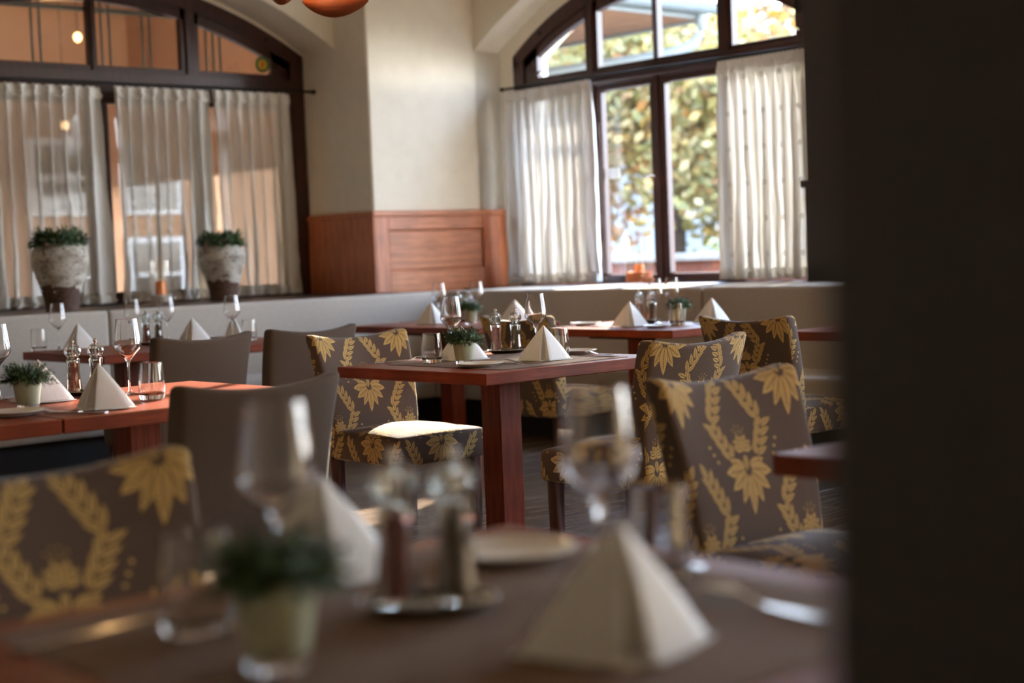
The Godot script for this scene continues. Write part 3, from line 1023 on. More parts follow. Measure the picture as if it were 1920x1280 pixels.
func benches():
	bench_unit("long pale wall bench at the far left under the left window", Vector3(0.55, 0, -8.75), 0.0, 3.88)
	bench_unit("long pale wall bench meeting the corner below the wood panelling", Vector3(4.43, 0, -8.75), 0.0, 2.66)
	bench_unit("dark-looking wall bench below the right window with the amber glass cylinder", Vector3(7.09, 0, -8.74), -PI / 2, 2.484)
	bench_unit("wall bench section right of the seam below the dotted curtain", Vector3(7.09, 0, -6.256), -PI / 2, 3.2)

# ------------------------------------------------------------------ tables and chairs
func table(called_label: String, x0: float, x1: float, z0: float, z1: float) -> Node3D:
	var c := Vector3((x0 + x1) * 0.5, 0, (z0 + z1) * 0.5)
	var t := thing("dining_table", called_label, "table", c, 0.0, "dining tables")
	var w := x1 - x0
	var d := z1 - z0
	part(t, "tabletop", bbox(Vector3(w, 0.044, d), 0.0035), M.table_wood, Vector3(0, 0.728, 0))
	var spots := [Vector3.ZERO] if w < 1.1 and d < 1.1 else ([Vector3(w * 0.5 - 0.38, 0, 0), Vector3(0.38 - w * 0.5, 0, 0)] if w > d else [Vector3.ZERO])
	for q in spots:
		part(t, "column", bbox(Vector3(0.115, 0.668, 0.115), 0.004), M.leg_wood, q + Vector3(0, 0.364, 0))
		part(t, "foot_plate", bbox(Vector3(0.46, 0.030, 0.46), 0.006), M.leg_wood, q + Vector3(0, 0.015, 0))
		part(t, "top_bracket", bbox(Vector3(0.42, 0.020, 0.42), 0.004), M.iron, q + Vector3(0, 0.696, 0))
	return t

func back_bend(p: Vector3) -> Vector3:
	# p.y from -0.26 to 0.26: flares towards the top, leans back, dips along the top edge
	var v := (p.y + 0.26) / 0.52
	var s := p.x / 0.25
	p.x *= lerpf(0.90, 1.02, v)
	p.z *= lerpf(1.15, 0.80, v)
	p.z += -0.085 * v * v - 0.030 * (1.0 - s * s) * v + 0.02
	p.y += (-0.030 + 0.030 * s * s) * smoothstep(0.35, 1.0, v)
	return p

func seat_bend(p: Vector3) -> Vector3:
	if p.y > 0.0:
		var s := clampf(p.x / 0.24, -1, 1)
		var q := clampf(p.z / 0.24, -1, 1)
		p.y += 0.030 * (1.0 - s * s) * (1.0 - q * q) * (p.y / 0.06)
	p.x *= lerpf(0.94, 1.0, (p.z + 0.24) / 0.48)
	return p

func chair(label: String, fabric: String, at: Vector3, turn: float, group: String):
	# local: the sitter faces +z; the back stands at z = 0
	if not cache.has("chair_back"):
		cache.chair_back = pad(Vector3(0.50, 0.52, 0.085), 0.022, Vector3i(10, 10, 1), back_bend)
		cache.chair_seat = pad(Vector3(0.48, 0.12, 0.48), 0.026, Vector3i(8, 2, 8), seat_bend)
		var st := start()
		add_tube(st, [Vector3(0, 0.35, 0), Vector3(0, 0.0, 0)], [0.031, 0.024], 4)
		cache.chair_leg = done(st)
	var t := thing("upholstered_chair", label, "chair", at, turn, group)
	var m: Material = M[fabric]
	part(t, "backrest", cache.chair_back, m, Vector3(0, 0.612, -0.01))
	part(t, "seat", cache.chair_seat, m, Vector3(0, 0.40, 0.255))
	for s in [-1, 1]:
		part(t, "leg", cache.chair_leg, M.chair_leg_wood, Vector3(0.19 * s, 0.0, 0.015), Basis(Vector3.UP, PI / 4))
		part(t, "leg", cache.chair_leg, M.chair_leg_wood, Vector3(0.20 * s, 0.0, 0.445), Basis(Vector3.UP, PI / 4))

func furniture():
	table("middle table in sharp focus, laid for two with a potted herb", 3.565, 4.50, -5.10, -4.18)
	table("left table with mills and a herb behind the nearest plain chair", 1.955, 2.90, -5.10, -4.18)
	table("table pushed up to the left table, cut by the left picture edge", 1.005, 1.950, -5.10, -4.18)
	table("foreground table, strongly blurred, with the nearest white napkin", 0.62, 1.57, -1.80, -0.88)
	table("dark table corner at the right edge in front of the patterned chair", 2.43, 3.38, -1.97, -1.05)
	table("table under the left window in front of the stone urns", 3.55, 4.86, -8.05, -7.10)
	table("corner table below the wood panelling", 5.86, 6.56, -8.26, -6.96)
	table("table by the right window bench with two standing napkins", 5.90, 6.60, -6.52, -5.41)
	table("mostly hidden table at the far right behind the darkest chair", 5.92, 6.62, -4.72, -3.60)
	var G := "patterned upholstered chairs"
	var P := "plain taupe upholstered chairs"
	chair("gold-patterned chair with a sunlit seat at the left end of the middle table", "damask", Vector3(3.91, 0, -5.36), 0.0, G)
	chair("gold-patterned chair seen from behind at the right end of the middle table", "damask", Vector3(4.00, 0, -3.64), PI, G)
	chair("large gold-patterned chair on the right behind the dark table corner", "damask", Vector3(2.87, 0, -2.40), 0.0, G)
	chair("blurred gold-patterned chair at the lower left beyond the foreground table", "damask", Vector3(1.06, 0, -2.28), 0.0, G)
	chair("darkest gold-patterned chair in front of the right window bench", "damask", Vector3(5.30, 0, -4.36), PI / 2, G)
	chair("dark chair back with a pale rim behind the middle table's mills", "damask", Vector3(5.22, 0, -5.78), PI / 2, G)
	chair("plain taupe chair in front of the left table, nearest plain one", "plain_fabric", Vector3(2.22, 0, -3.62), PI, P)
	chair("plain taupe chair in the second row, left one of the pair", "plain_fabric", Vector3(3.60, 0, -6.28), PI, P)
	chair("plain taupe chair in the second row, right one of the pair", "plain_fabric", Vector3(4.20, 0, -6.28), PI, P)

# ------------------------------------------------------------------ things on the window boards, lamp, emblem
func blades(count: int, spread: float, ln: float, width: float, seed_: int) -> ArrayMesh:
	# a tuft of short stems set with needle leaves, rooted round the origin
	var rr := RandomNumberGenerator.new()
	rr.seed = seed_
	var st := start()
	st.set_smooth_group(-1)
	for k in count:
		var a := rr.randf() * TAU
		var base := Vector3(cos(a), 0, sin(a)) * spread * sqrt(rr.randf())
		var lean := rr.randf_range(0.25, 1.35)
		var dir := Vector3(cos(a) * sin(lean), cos(lean), sin(a) * sin(lean))
		var l := ln * rr.randf_range(0.6, 1.1)
		var prev := base
		var col := Color(0.018, 0.055, 0.014).lerp(Color(0.06, 0.12, 0.03), rr.randf())
		for i in 6:
			dir = (dir + Vector3(0, -0.09 * lean, 0)).normalized()
			var nxt := prev + dir * l / 6.0
			for s in 3:
				var out := dir.cross(Vector3(rr.randf_range(-1, 1), rr.randf_range(-1, 1), rr.randf_range(-1, 1))).normalized()
				var tip := nxt + out * ln * 0.24 + dir * ln * 0.20
				var side := out.cross(dir) * width
				st.set_color(col * rr.randf_range(0.7, 1.25))
				st.add_vertex(nxt - side)
				st.add_vertex(nxt + side)
				st.add_vertex(tip)
			var sd := dir.cross(Vector3.UP + Vector3(0.01, 0, 0)).normalized() * width * 0.6
			st.set_color(col * 0.8)
			for q in [prev - sd, prev + sd, nxt + sd, prev - sd, nxt + sd, nxt - sd]:
				st.add_vertex(q)
			prev = nxt
	return done(st)

func urn(label: String, at: Vector3, k: float, turn: float):
	var t := thing("stone_urn", label, "urn", at, turn, "stone urns")
	var pr := [Vector2(0, 0), Vector2(0.095, 0), Vector2(0.098, 0.02), Vector2(0.105, 0.08), Vector2(0.135, 0.18), Vector2(0.163, 0.27), Vector2(0.170, 0.32), Vector2(0.160, 0.365), Vector2(0.130, 0.40), Vector2(0.112, 0.415), Vector2(0.120, 0.432), Vector2(0.124, 0.440), Vector2(0.108, 0.440), Vector2(0.100, 0.41), Vector2(0.0, 0.40)]
	for i in pr.size(): pr[i] *= k
	if not cache.has("urn_tuft"):
		cache.urn_tuft = blades(280, 0.098, 0.098, 0.004, 61)
	part(t, "body", lathe(pr, 40, true), M.urn)
	var f := part(t, "moss_plant", cache.urn_tuft, M.herb, Vector3(0, 0.405 * k, 0), Basis().scaled(Vector3(k, k, k)))
	f.set_meta("kind", "stuff")
	for s in [-1, 1]:
		part(t, "lug", tube([Vector3(0.12 * s, 0.395, 0) * k, Vector3(0.155 * s, 0.41, 0) * k, Vector3(0.168 * s, 0.375, 0) * k, Vector3(0.160 * s, 0.345, 0) * k], [0.014 * k], 8), M.urn)

func cylinder_vase(label: String, at: Vector3, r: float, h: float, fill: String, depth: float, cr: float, ch: float):
	var t := thing("glass_cylinder", label, "candle holder", at, 0.0, "glass cylinders with candles")
	part(t, "glass", lathe([Vector2(0, 0), Vector2(r, 0), Vector2(r, h), Vector2(r - 0.004, h), Vector2(r - 0.004, 0.012), Vector2(0, 0.012)], 40), M.thin_glass)
	part(t, "sand", lathe([Vector2(0, 0.013), Vector2(r - 0.006, 0.013), Vector2(r - 0.006, depth), Vector2(r * 0.4, depth + 0.006), Vector2(0, depth + 0.003)], 32), M[fill])
	var c := part(t, "candle", lathe([Vector2(0, depth - 0.01), Vector2(cr, depth - 0.01), Vector2(cr, depth + ch - 0.006), Vector2(cr * 0.85, depth + ch), Vector2(cr * 0.5, depth + ch - 0.006), Vector2(0, depth + ch - 0.008)], 24), M.candle)
	part(c, "wick", tube([Vector3(0, depth + ch - 0.01, 0), Vector3(0.002, depth + ch + 0.012, 0)], [0.0015], 5), M.iron)

func petal(a: Vector3, b: Vector3, bow: Vector3, half: Vector3) -> ArrayMesh:
	# a pointed, bowed leaf of veneer between the tips a and b, with 3 mm of thickness
	var st := start()
	st.set_smooth_group(0)
	var nrm := (b - a).cross(half).normalized() * 0.0015
	var P := func(u: float, v: float, s: float) -> Vector3:
		var w := pow(sin(PI * u), 0.75)
		return a.lerp(b, u) + bow * sin(PI * u) * (1.0 - 0.4 * v * v) + half * w * v + nrm * s
	var n := 16
	for s in [-1.0, 1.0]:
		for i in n:
			for j in 6:
				var u0 := float(i) / n
				var u1 := float(i + 1) / n
				var v0 := -1.0 + j / 3.0
				var v1 := -1.0 + (j + 1) / 3.0
				quad(st, P.call(u0, v0, s), P.call(u1, v0, s), P.call(u1, v1, s), P.call(u0, v1, s), nrm * s)
	return done(st)

func sill_things():
	urn("mottled stone urn with green tuft, left one on the window board", Vector3(4.32, 0.93, -9.16), 1.05, 0.6)
	urn("mottled stone urn with green tuft, right one on the window board", Vector3(5.83, 0.93, -9.72), 1.0, 3.4)
	cylinder_vase("glass cylinder with pale sand and orange candle between the urns", Vector3(5.27, 0.93, -9.62), 0.078, 0.30, "sand_white", 0.06, 0.036, 0.10)
	cylinder_vase("glass cylinder with amber sand and small orange candle on the right window board", Vector3(7.93, 0.927, -7.57), 0.100, 0.335, "amber_sand", 0.090, 0.034, 0.055)
	# pendant lamp of curved veneer leaves
	var t := thing("pendant_lamp", "pendant lamp of glossy brown veneer leaves cut off by the top edge", "lamp", Vector3(2.93, 2.0, -4.19))
	var o := t.position
	part(t, "leaf", petal(Vector3(2.873, 2.002, -4.212) - o, Vector3(3.034, 1.998, -4.066) - o, Vector3(-0.02, -0.012, 0.02), Vector3(0.015, 0.05, -0.017)), M.veneer, Vector3(0, 0.018, 0))
	part(t, "leaf", petal(Vector3(2.790, 2.060, -4.290) - o, Vector3(2.870, 2.070, -4.205) - o, Vector3(-0.03, -0.028, 0.03), Vector3(0.01, 0.045, -0.01)), M.veneer, Vector3(0, 0.004, 0))
	for k in 10:
		var a := TAU * k / 10.0 + 0.2
		var c := Vector3(cos(a), 0, sin(a)) * 0.15 + Vector3(0, 0.20 + 0.05 * (k % 2), 0)
		var s := Vector3(-sin(a), 0, cos(a)) * 0.10
		part(t, "leaf", petal(c - s, c + s, Vector3(cos(a), -0.2, sin(a)) * 0.035, Vector3(-cos(a) * 0.02, 0.06, -sin(a) * 0.02)), M.veneer)
	for q in [Vector3(0.02, 0.06, 0.05), Vector3(-0.10, 0.09, -0.06)]:
		part(t, "wire", tube([q, Vector3(0, 0.25, 0)], [0.002], 5), M.iron)
	part(t, "socket", lathe([Vector2(0, 0), Vector2(0.03, 0), Vector2(0.03, 0.08), Vector2(0.012, 0.10), Vector2(0, 0.10)], 16), M.iron, Vector3(0, 0.24, 0))
	part(t, "cord", tube([Vector3(0, 0.33, 0), Vector3(0, 1.75, 0)], [0.004], 6), M.iron)
	part(t, "glowing_bulb", lathe([Vector2(0, -0.045), Vector2(0.028, -0.030), Vector2(0.036, 0.0), Vector2(0.026, 0.03), Vector2(0, 0.040)], 16), M.bulb, Vector3(0, 0.205, 0))
	var om := OmniLight3D.new()
	om.name = "bulb_light"
	om.position = Vector3(0, 0.205, 0)
	om.light_color = Color(1.0, 0.86, 0.66)
	om.light_energy = 0.5
	om.omni_range = 20.0
	om.omni_attenuation = 2.0
	om.light_size = 0.03
	om.shadow_enabled = true
	t.add_child(om)
	# emblem on the pane of the left window
	var e := thing("window_emblem", "small round green and yellow emblem in the arched window pane", "emblem", Vector3(6.600, 2.728, -10.262))
	var fx := Basis(Vector3.RIGHT, PI / 2)
	part(e, "rim", lathe([Vector2(0.042, -0.003), Vector2(0.062, -0.003), Vector2(0.062, 0.003), Vector2(0.042, 0.003), Vector2(0.042, -0.003)], 28), M.emblem_green, Vector3.ZERO, fx)
	part(e, "disc", lathe([Vector2(0, -0.002), Vector2(0.043, -0.002), Vector2(0.043, 0.001), Vector2(0, 0.001)], 28), M.emblem_yellow, Vector3.ZERO, fx)
	part(e, "figure", slab(PackedVector2Array([Vector2(-0.006, 0.030), Vector2(0.006, 0.030), Vector2(0.010, 0.005), Vector2(0.022, -0.006), Vector2(0.010, -0.010), Vector2(0.004, -0.030), Vector2(-0.005, -0.030), Vector2(-0.010, -0.008), Vector2(-0.020, 0.004), Vector2(-0.009, 0.006)]), 0.001, 0.004), M.emblem_orange, Vector3.ZERO, fx)

# ------------------------------------------------------------------ tableware
const TOP := 0.7524

func wine_glass(label: String, x: float, z: float, y := TOP):
	if not cache.has("wine"):
		cache.wine = lathe([Vector2(0, 0), Vector2(0.035, 0), Vector2(0.0358, 0.0014), Vector2(0.022, 0.0042), Vector2(0.008, 0.009), Vector2(0.0044, 0.020), Vector2(0.0038, 0.055), Vector2(0.0042, 0.095), Vector2(0.0058, 0.112), Vector2(0.013, 0.124), Vector2(0.030, 0.142), Vector2(0.0425, 0.156), Vector2(0.0455, 0.163), Vector2(0.0455, 0.172), Vector2(0.0430, 0.195), Vector2(0.0345, 0.2565), Vector2(0.0340, 0.257),
			Vector2(0.0333, 0.2565), Vector2(0.0418, 0.195), Vector2(0.0442, 0.172), Vector2(0.0440, 0.164), Vector2(0.0412, 0.157), Vector2(0.0288, 0.1438), Vector2(0.0118, 0.127), Vector2(0.004, 0.1215), Vector2(0, 0.1210)], 40)
	single("wine_glass", label, "wine glass", cache.wine, M.glass, Vector3(x, y, z), Basis(), "wine glasses")

func tumbler(label: String, x: float, z: float, y := TOP):
	if not cache.has("tumbler"):
		cache.tumbler = lathe([Vector2(0, 0), Vector2(0.035, 0), Vector2(0.0385, 0.003), Vector2(0.0420, 0.022), Vector2(0.0428, 0.040), Vector2(0.0415, 0.065), Vector2(0.0372, 0.1195), Vector2(0.0366, 0.120), Vector2(0.0358, 0.1195), Vector2(0.0400, 0.065), Vector2(0.0412, 0.042), Vector2(0.0400, 0.024), Vector2(0.034, 0.0165), Vector2(0, 0.0155)], 40)
	single("water_tumbler", label, "glass", cache.tumbler, M.glass, Vector3(x, y, z), Basis(), "water tumblers")

func mill(label: String, fill: String, x: float, z: float, y: float):
	if not cache.has("mill_body"):
		cache.mill_body = lathe([Vector2(0, 0), Vector2(0.0262, 0), Vector2(0.0275, 0.004), Vector2(0.0268, 0.018), Vector2(0.0232, 0.045), Vector2(0.0212, 0.070), Vector2(0.0212, 0.090), Vector2(0.0230, 0.108), Vector2(0.0236, 0.114), Vector2(0.0205, 0.1195), Vector2(0.0158, 0.1195), Vector2(0.0158, 0.0065), Vector2(0, 0.0065)], 14, false, true)
		cache.mill_fill = lathe([Vector2(0, 0.008), Vector2(0.0150, 0.008), Vector2(0.0150, 0.103), Vector2(0.008, 0.109), Vector2(0, 0.108)], 20)
		cache.mill_crown = lathe([Vector2(0.006, 0.1205), Vector2(0.0175, 0.1205), Vector2(0.0195, 0.1245), Vector2(0.0262, 0.133), Vector2(0.0285, 0.143), Vector2(0.0262, 0.153), Vector2(0.0195, 0.162), Vector2(0.0085, 0.1675), Vector2(0.0045, 0.1675), Vector2(0.0045, 0.164), Vector2(0.0150, 0.158), Vector2(0.0205, 0.150), Vector2(0.0220, 0.143), Vector2(0.0200, 0.135), Vector2(0.0140, 0.127), Vector2(0.006, 0.1245), Vector2(0.006, 0.1205)], 12, false, true)
		cache.mill_rod = tube([Vector3(0, 0.112, 0), Vector3(0, 0.170, 0)], [0.003], 8)
		cache.mill_knob = lathe([Vector2(0, 0.168), Vector2(0.004, 0.1685), Vector2(0.0045, 0.171), Vector2(0.0078, 0.1755), Vector2(0.0078, 0.1795), Vector2(0.004, 0.1845), Vector2(0, 0.1855)], 18)
	var t := thing("spice_mill", label, "mill", Vector3(x, y, z), 0.0, "salt and pepper mills")
	part(t, "body", cache.mill_body, M.acrylic)
	part(t, "filling", cache.mill_fill, M[fill])
	part(t, "crown", cache.mill_crown, M.acrylic)
	part(t, "spindle", cache.mill_rod, M.steel)
	part(t, "knob", cache.mill_knob, M.steel)

func tray(label: String, x: float, z: float, turn: float):
	if not cache.has("tray"):
		cache.tray = lathe([Vector2(0, 0), Vector2(0.060, 0), Vector2(0.066, 0.006), Vector2(0.078, 0.013), Vector2(0.079, 0.015), Vector2(0.075, 0.014), Vector2(0.064, 0.0085), Vector2(0, 0.008)], 36)
		cache.tray_rim = lathe([Vector2(0.0785, 0.0132), Vector2(0.0805, 0.0145), Vector2(0.0785, 0.0162), Vector2(0.0768, 0.0148), Vector2(0.0785, 0.0132)], 36)
	var t := thing("mill_tray", label, "tray", Vector3(x, TOP, z), turn, "small dark trays")
	var b := Basis().scaled(Vector3(1.05, 1, 0.68))
	part(t, "dish", cache.tray, M.tray, Vector3.ZERO, b)
	part(t, "steel_rim", cache.tray_rim, M.steel, Vector3.ZERO, b)

func mills(where: String, x: float, z: float, turn: float, gap := 0.034):
	# a pink and a brown mill side by side on a dark tray
	tray("small dark oval tray under the two mills " + where, x, z, turn)
	var d := Vector3(cos(turn), 0, -sin(turn)) * gap
	mill("clear mill filled with pink salt " + where, "pink_salt", x - d.x, z - d.z, TOP + 0.0085)
	mill("clear mill filled with brown pepper " + where, "peppercorns", x + d.x, z + d.z, TOP + 0.0085)

func potted_herb(label: String, x: float, z: float, turn: float, y := TOP):
	if not cache.has("pot"):
		cache.pot = lathe([Vector2(0, 0.0165), Vector2(0.034, 0.0165), Vector2(0.0450, 0.0915), Vector2(0.0445, 0.0925), Vector2(0.0425, 0.092), Vector2(0.040, 0.078), Vector2(0, 0.078)], 36)
		cache.pot_foot = lathe([Vector2(0, 0), Vector2(0.0325, 0), Vector2(0.0335, 0.003), Vector2(0.0340, 0.0155), Vector2(0, 0.0155)], 36)
		cache.soil = lathe([Vector2(0, 0.0785), Vector2(0.0395, 0.0785), Vector2(0.020, 0.084), Vector2(0, 0.085)], 20)
		cache.tuft = blades(200, 0.034, 0.054, 0.0015, 17)
	var t := thing("potted_herb", label, "potted plant", Vector3(x, y, z), turn, "potted herbs")
	part(t, "pot", cache.pot, M.pot)
	part(t, "glass_foot", cache.pot_foot, M.glass)
	part(t, "soil", cache.soil, M.soil)
	part(t, "foliage", cache.tuft, M.herb, Vector3(0, 0.088, 0)).set_meta("kind", "stuff")

func napkin(label: String, x: float, z: float, turn: float, k := 1.0, y := TOP):
	if not cache.has("napkin"):
		var path := [Vector2(-0.104, -0.034), Vector2(-0.085, -0.012), Vector2(-0.052, 0.020), Vector2(-0.030, 0.040), Vector2(-0.0215, 0.0490), Vector2(-0.0172, 0.0500), Vector2(-0.0160, 0.0440), Vector2(-0.0165, 0.0290), Vector2(-0.0110, 0.0160), Vector2(0.0, 0.0120), Vector2(0.0110, 0.0160), Vector2(0.0165, 0.0290), Vector2(0.0160, 0.0440), Vector2(0.0172, 0.0500), Vector2(0.0215, 0.0485), Vector2(0.032, 0.038), Vector2(0.055, 0.016), Vector2(0.087, -0.014), Vector2(0.104, -0.034), Vector2(0.060, -0.050), Vector2(0.0, -0.055), Vector2(-0.060, -0.050)]
		var st := start()
		var rows := 12
		var apex := Vector3(0.001, 0.138, -0.006)
		var P := func(i: int, j: int) -> Vector3:
			var q: Vector2 = path[i % path.size()]
			var f := float(j) / rows
			var g := f * 0.965
			var b := Vector3(q.x, 0.002, q.y)
			var p := b.lerp(apex, g)
			# cloth bellies out a little between foot and tip
			p += Vector3(q.x, 0, q.y).normalized() * 0.004 * sin(PI * f)
			return p
		for i in path.size():
			st.set_smooth_group(6 if i >= 19 else (1 if i < 4 else (2 if i < 6 else (3 if i < 13 else (4 if i < 15 else 5)))))
			for j in rows:
				var a: Vector3 = P.call(i, j)
				var b2: Vector3 = P.call(i + 1, j)
				var c: Vector3 = P.call(i + 1, j + 1)
				var d: Vector3 = P.call(i, j + 1)
				st.add_vertex(a); st.add_vertex(c); st.add_vertex(b2)
				st.add_vertex(a); st.add_vertex(d); st.add_vertex(c)
			st.add_vertex(P.call(i, rows)); st.add_vertex(apex + Vector3(0, 0.0, 0)); st.add_vertex(P.call(i + 1, rows))
		cache.napkin = done(st)
		cache.napkin_fold = slab(PackedVector2Array([Vector2(-0.112, -0.034), Vector2(-0.060, 0.022), Vector2(-0.014, 0.060), Vector2(0.004, 0.052), Vector2(0.022, 0.056), Vector2(0.064, 0.018), Vector2(0.113, -0.036), Vector2(0.0, -0.060)]), 0.0, 0.0025, func(q: Vector2) -> float: return 0.0012 * (1.0 + sin(q.x * 90.0)))
	var t := thing("folded_napkin", label, "napkin", Vector3(x, y, z), turn, "white napkins folded as pyramids")
	var b := Basis().scaled(Vector3(k, k, k))
	part(t, "pyramid", cache.napkin, M.napkin, Vector3(0, 0.003, 0), b)
	part(t, "lower_fold", cache.napkin_fold, M.napkin, Vector3.ZERO, b)

func plate(label: String, x: float, z: float, r := 0.09, y := TOP):
	if not cache.has("plate"):
		cache.plate = lathe([Vector2(0, 0), Vector2(0.052, 0), Vector2(0.056, 0.003), Vector2(0.084, 0.010), Vector2(0.090, 0.0135), Vector2(0.0905, 0.0150), Vector2(0.089, 0.0155), Vector2(0.082, 0.0128), Vector2(0.056, 0.0062), Vector2(0, 0.0055)], 44)
	var k := r / 0.09
	single("bread_plate", label, "plate", cache.plate, M.porcelain, Vector3(x, y, z), Basis().scaled(Vector3(k, 1, k)), "white bread plates")

func cutlery(kind: String, label: String, x: float, z: float, turn: float, y := TOP, tilt := 0.0):
	var lift := func(q: Vector2) -> float: return 0.002 + 0.010 * pow(clampf((q.x - 0.0) / 0.1, 0, 1), 2.0) * (1.0 if q.x < 0.085 else 0.85)
	if not cache.has(kind):
		var o := PackedVector2Array()
		if kind == "table_knife":
			o = PackedVector2Array([Vector2(-0.11, -0.008), Vector2(-0.10, -0.0095), Vector2(-0.01, -0.006), Vector2(0.0, -0.008), Vector2(0.09, -0.009), Vector2(0.112, 0.002), Vector2(0.10, 0.007), Vector2(0.0, 0.006), Vector2(-0.01, 0.006), Vector2(-0.10, 0.0095), Vector2(-0.11, 0.008)])
			cache[kind] = slab(o, 0.0, 0.004)
		elif kind == "table_spoon":
			o = PackedVector2Array([Vector2(-0.10, -0.009), Vector2(-0.09, -0.010), Vector2(0.0, -0.004), Vector2(0.035, -0.004), Vector2(0.050, -0.015), Vector2(0.068, -0.021), Vector2(0.085, -0.019), Vector2(0.100, -0.008), Vector2(0.103, 0.0), Vector2(0.100, 0.008), Vector2(0.085, 0.019), Vector2(0.068, 0.021), Vector2(0.050, 0.015), Vector2(0.035, 0.004), Vector2(0.0, 0.004), Vector2(-0.09, 0.010), Vector2(-0.10, 0.009)])
			var sp := func(q: Vector2) -> float: return 0.003 + 0.012 * clampf((q.x - 0.0) / 0.05, 0, 1) * (1.0 if q.x < 0.05 else 0.6 + 0.4 * pow(absf(q.y) / 0.021, 2.0))
			cache[kind] = slab(o, 0.0, 0.0025, sp)
		else:
			o = PackedVector2Array([Vector2(-0.10, -0.009), Vector2(-0.09, -0.010), Vector2(0.0, -0.0035), Vector2(0.03, -0.004), Vector2(0.046, -0.012)])
			for i in 4:
				var y0 := -0.012 + i * 0.0065
				o.append_array(PackedVector2Array([Vector2(0.095, y0 + 0.0006), Vector2(0.099, y0 + 0.0022), Vector2(0.095, y0 + 0.0038)]))
				if i < 3:
					o.append_array(PackedVector2Array([Vector2(0.058, y0 + 0.0045), Vector2(0.058, y0 + 0.0065)]))
			o.append_array(PackedVector2Array([Vector2(0.046, 0.012), Vector2(0.03, 0.004), Vector2(0.0, 0.0035), Vector2(-0.09, 0.010), Vector2(-0.10, 0.009)]))
			cache[kind] = slab(o, 0.0, 0.0025, lift)
	single(kind, label, kind.substr(6), cache[kind], M.steel, Vector3(x, y, z), Basis(Vector3.UP, turn) * Basis(Vector3.BACK, tilt), "table cutlery")

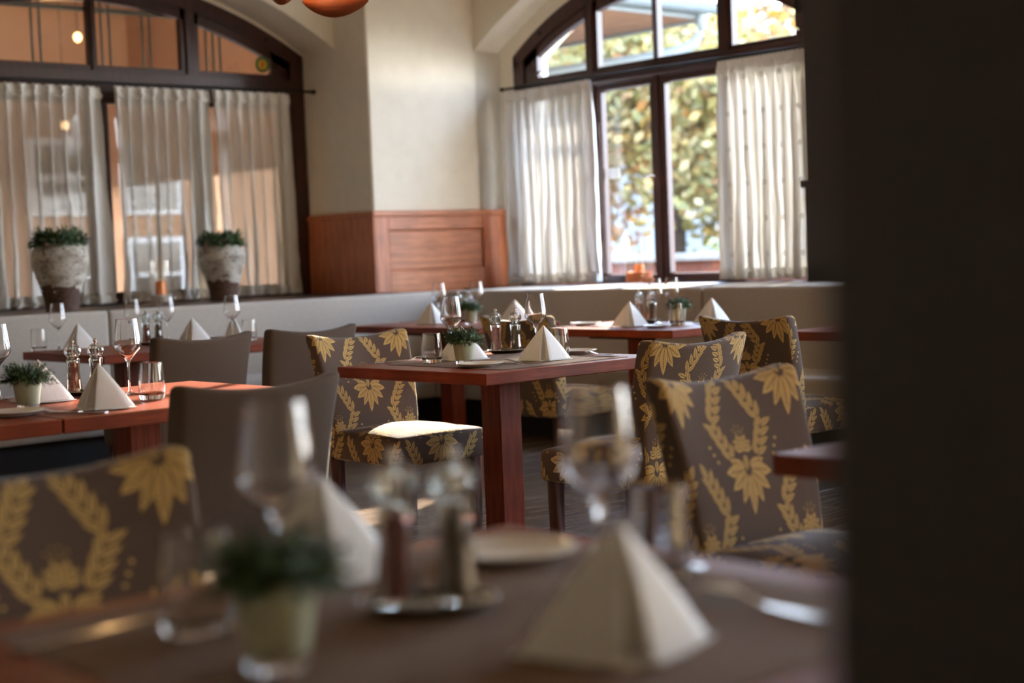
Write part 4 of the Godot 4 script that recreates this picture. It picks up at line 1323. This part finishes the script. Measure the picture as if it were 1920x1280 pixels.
func tableware():
	# middle table
	single("runner_or_sheen", "taupe cloth runner under the settings of the middle table", "table runner", bbox(Vector3(0.66, 0.002, 0.70), 0.0006), M.runner, Vector3(4.04, 0.7512, -4.60), Basis(), "taupe table runners")
	var y := TOP
	tumbler("water tumbler left of the herb pot on the middle table", 3.835, -4.822, y)
	cutlery("table_knife", "knife lying at the left end of the middle table", 3.840, -5.055, -0.06)
	cutlery("table_spoon", "spoon lying beside the knife at the left end of the middle table", 3.860, -5.012, -0.02)
	napkin("white napkin half hidden behind the herb on the middle table", 3.985, -4.815, -0.75, 1.0, y)
	wine_glass("wine glass above the herb on the middle table", 4.075, -4.985)
	potted_herb("small green herb in pale pot, sharp, on the middle table", 3.851, -4.640, 0.4, y)
	plate("bread plate at the near corner of the middle table", 3.780, -4.460, 0.09, y)
	cutlery("table_fork", "fork nearest the bread plate on the middle table", 3.905, -4.440, PI / 2 + 0.20, y, 0.05)
	cutlery("table_fork", "second fork beside the napkin on the middle table", 3.965, -4.420, PI / 2 + 0.16, y, 0.05)
	mills("on the middle table", 4.350, -4.955, -0.72, 0.042)
	napkin("sharp white napkin standing at the front of the middle table", 4.095, -4.440, -0.72, 1.0, y)
	wine_glass("wine glass rising behind the sharp napkin on the middle table", 4.285, -4.690, y)
	tumbler("water tumbler right of the sharp napkin on the middle table", 4.245, -4.512, y)
	cutlery("table_spoon", "spoon at the right end of the middle table", 4.390, -4.440, PI / 2 + 0.06, y)
	cutlery("table_knife", "knife at the right end of the middle table", 4.340, -4.400, PI / 2 + 0.10, y)
	plate("bread plate behind the spoon at the right of the middle table", 4.44, -4.62)
	plate("bread plate behind the mills on the middle table", 4.20, -5.01, 0.07)
	# table at the left edge
	single("runner_or_sheen", "taupe sheet coloured in for the sky sheen on the blurred foreground tabletop", "table runner", bbox(Vector3(0.78, 0.002, 0.80), 0.0006), M.runner, Vector3(1.095, 0.7512, -1.34), Basis(), "taupe table runners")  # no cloth: the wood's sky reflection painted as a taupe sheet
	wine_glass("wine glass at the left above the herb on the left table", 2.120, -5.010)
	potted_herb("dark green herb in pale pot on the left table", 2.020, -4.560, 1.4)
	napkin("white napkin behind the herb on the left table", 2.160, -4.790, -0.8)
	mills("on the left table", 2.370, -4.880, -0.55, 0.038)
	napkin("white napkin at the front edge of the left table", 2.150, -4.345, -1.05)
	wine_glass("wine glass right of the mills on the left table", 2.455, -4.730)
	tumbler("water tumbler at the right of the left table", 2.404, -4.480)
	tumbler("water tumbler cut by the left picture edge", 1.895, -4.640)
	plate("bread plate at the front of the left table", 1.915, -4.420)
	cutlery("table_fork", "fork beside the plate on the left table", 2.030, -4.380, PI / 2 + 0.3)
	cutlery("table_knife", "knife at the front edge of the left table", 2.050, -4.300, PI / 2 + 0.5)
	# foreground table
	mills("on the foreground table", 1.117, -1.432, -0.70, 0.036)
	potted_herb("large blurred herb in pale pot in the foreground", 0.856, -1.355, 2.1)
	napkin("large blurred white napkin at the lower right of the foreground", 1.118, -1.108, -0.50)
	napkin("blurred white napkin behind the foreground herb", 1.130, -1.668, -0.62)
	wine_glass("large blurred wine glass over the right-hand foreground napkin", 1.280, -1.300)
	wine_glass("large blurred wine glass above the foreground herb", 0.983, -1.540)
	tumbler("blurred water tumbler left of the foreground herb", 0.872, -1.545)
	tumbler("blurred water tumbler right of the foreground napkin", 1.405, -1.325)
	plate("blurred bread plate behind the foreground mills", 1.390, -1.590)
	cutlery("table_spoon", "blurred spoon right of the foreground napkin", 1.365, -1.125, PI / 2 - 0.1)
	cutlery("table_knife", "blurred knife at the left of the foreground table", 0.800, -1.640, 0.1)
	cutlery("table_fork", "blurred fork right of the foreground plate", 1.475, -1.420, PI / 2 + 0.1)
	# table under the left window
	wine_glass("wine glass in front of the left urn on the far left table", 3.675, -7.860)
	napkin("white napkin below the left urn on the far left table", 3.830, -7.955, -0.95)
	tumbler("water tumbler left of the napkin on the far left table", 3.620, -7.990)
	wine_glass("wine glass left of the mills on the far left table", 4.185, -7.985)
	mills("on the far left table", 4.190, -7.770, -0.75)
	wine_glass("wine glass in front of the glass cylinder on the far left table", 4.390, -7.960)
	napkin("white napkin right of the mills on the far left table", 4.400, -7.700, -0.95)
	wine_glass("wine glass below the right urn on the far left table", 4.545, -7.503)
	napkin("narrow white napkin below the right urn on the far left table", 4.640, -7.660, -1.9)
	tumbler("water tumbler at the right end of the far left table", 4.574, -7.376)
	plate("bread plate at the back of the far left table", 4.680, -7.930)
	# corner table
	wine_glass("wine glass at the left on the corner table", 6.345, -7.880)
	wine_glass("wine glass at the right on the corner table", 6.438, -7.610)
	napkin("white napkin at the left on the corner table", 6.150, -7.720, -0.5)
	potted_herb("small herb in pale pot on the corner table", 6.215, -7.410, 0.9)
	mills("on the corner table", 6.45, -7.755, -0.75)
	cutlery("table_knife", "dark knife at the left end of the corner table", 6.33, -8.16, 0.1)
	napkin("white napkin at the right end of the corner table", 6.40, -7.20, -0.72)
	# table by the right window
	napkin("white napkin at the left on the right window table", 6.135, -5.940, -0.72)
	mills("on the right window table", 6.45, -6.120, -0.85)
	wine_glass("left wine glass beside the mills on the right window table", 6.400, -5.990)
	wine_glass("right wine glass beside the mills on the right window table", 6.540, -5.990)
	potted_herb("small herb behind the tumbler on the right window table", 6.415, -5.830, 2.7)
	tumbler("water tumbler in front of the herb on the right window table", 6.270, -5.715)
	napkin("white napkin at the right on the right window table", 6.480, -5.640, -0.72)
	plate("bread plate at the left on the right window table", 6.20, -6.360)
	plate("bread plate near the front corner of the right window table", 6.05, -5.66, 0.08)
	cutlery("table_knife", "knife at the left on the right window table", 6.08, -6.20, 1.4)
	cutlery("table_fork", "fork left of the first napkin on the right window table", 6.02, -6.05, 1.4)
	plate("bread plate on the half hidden table at the far right", 6.15, -4.40)
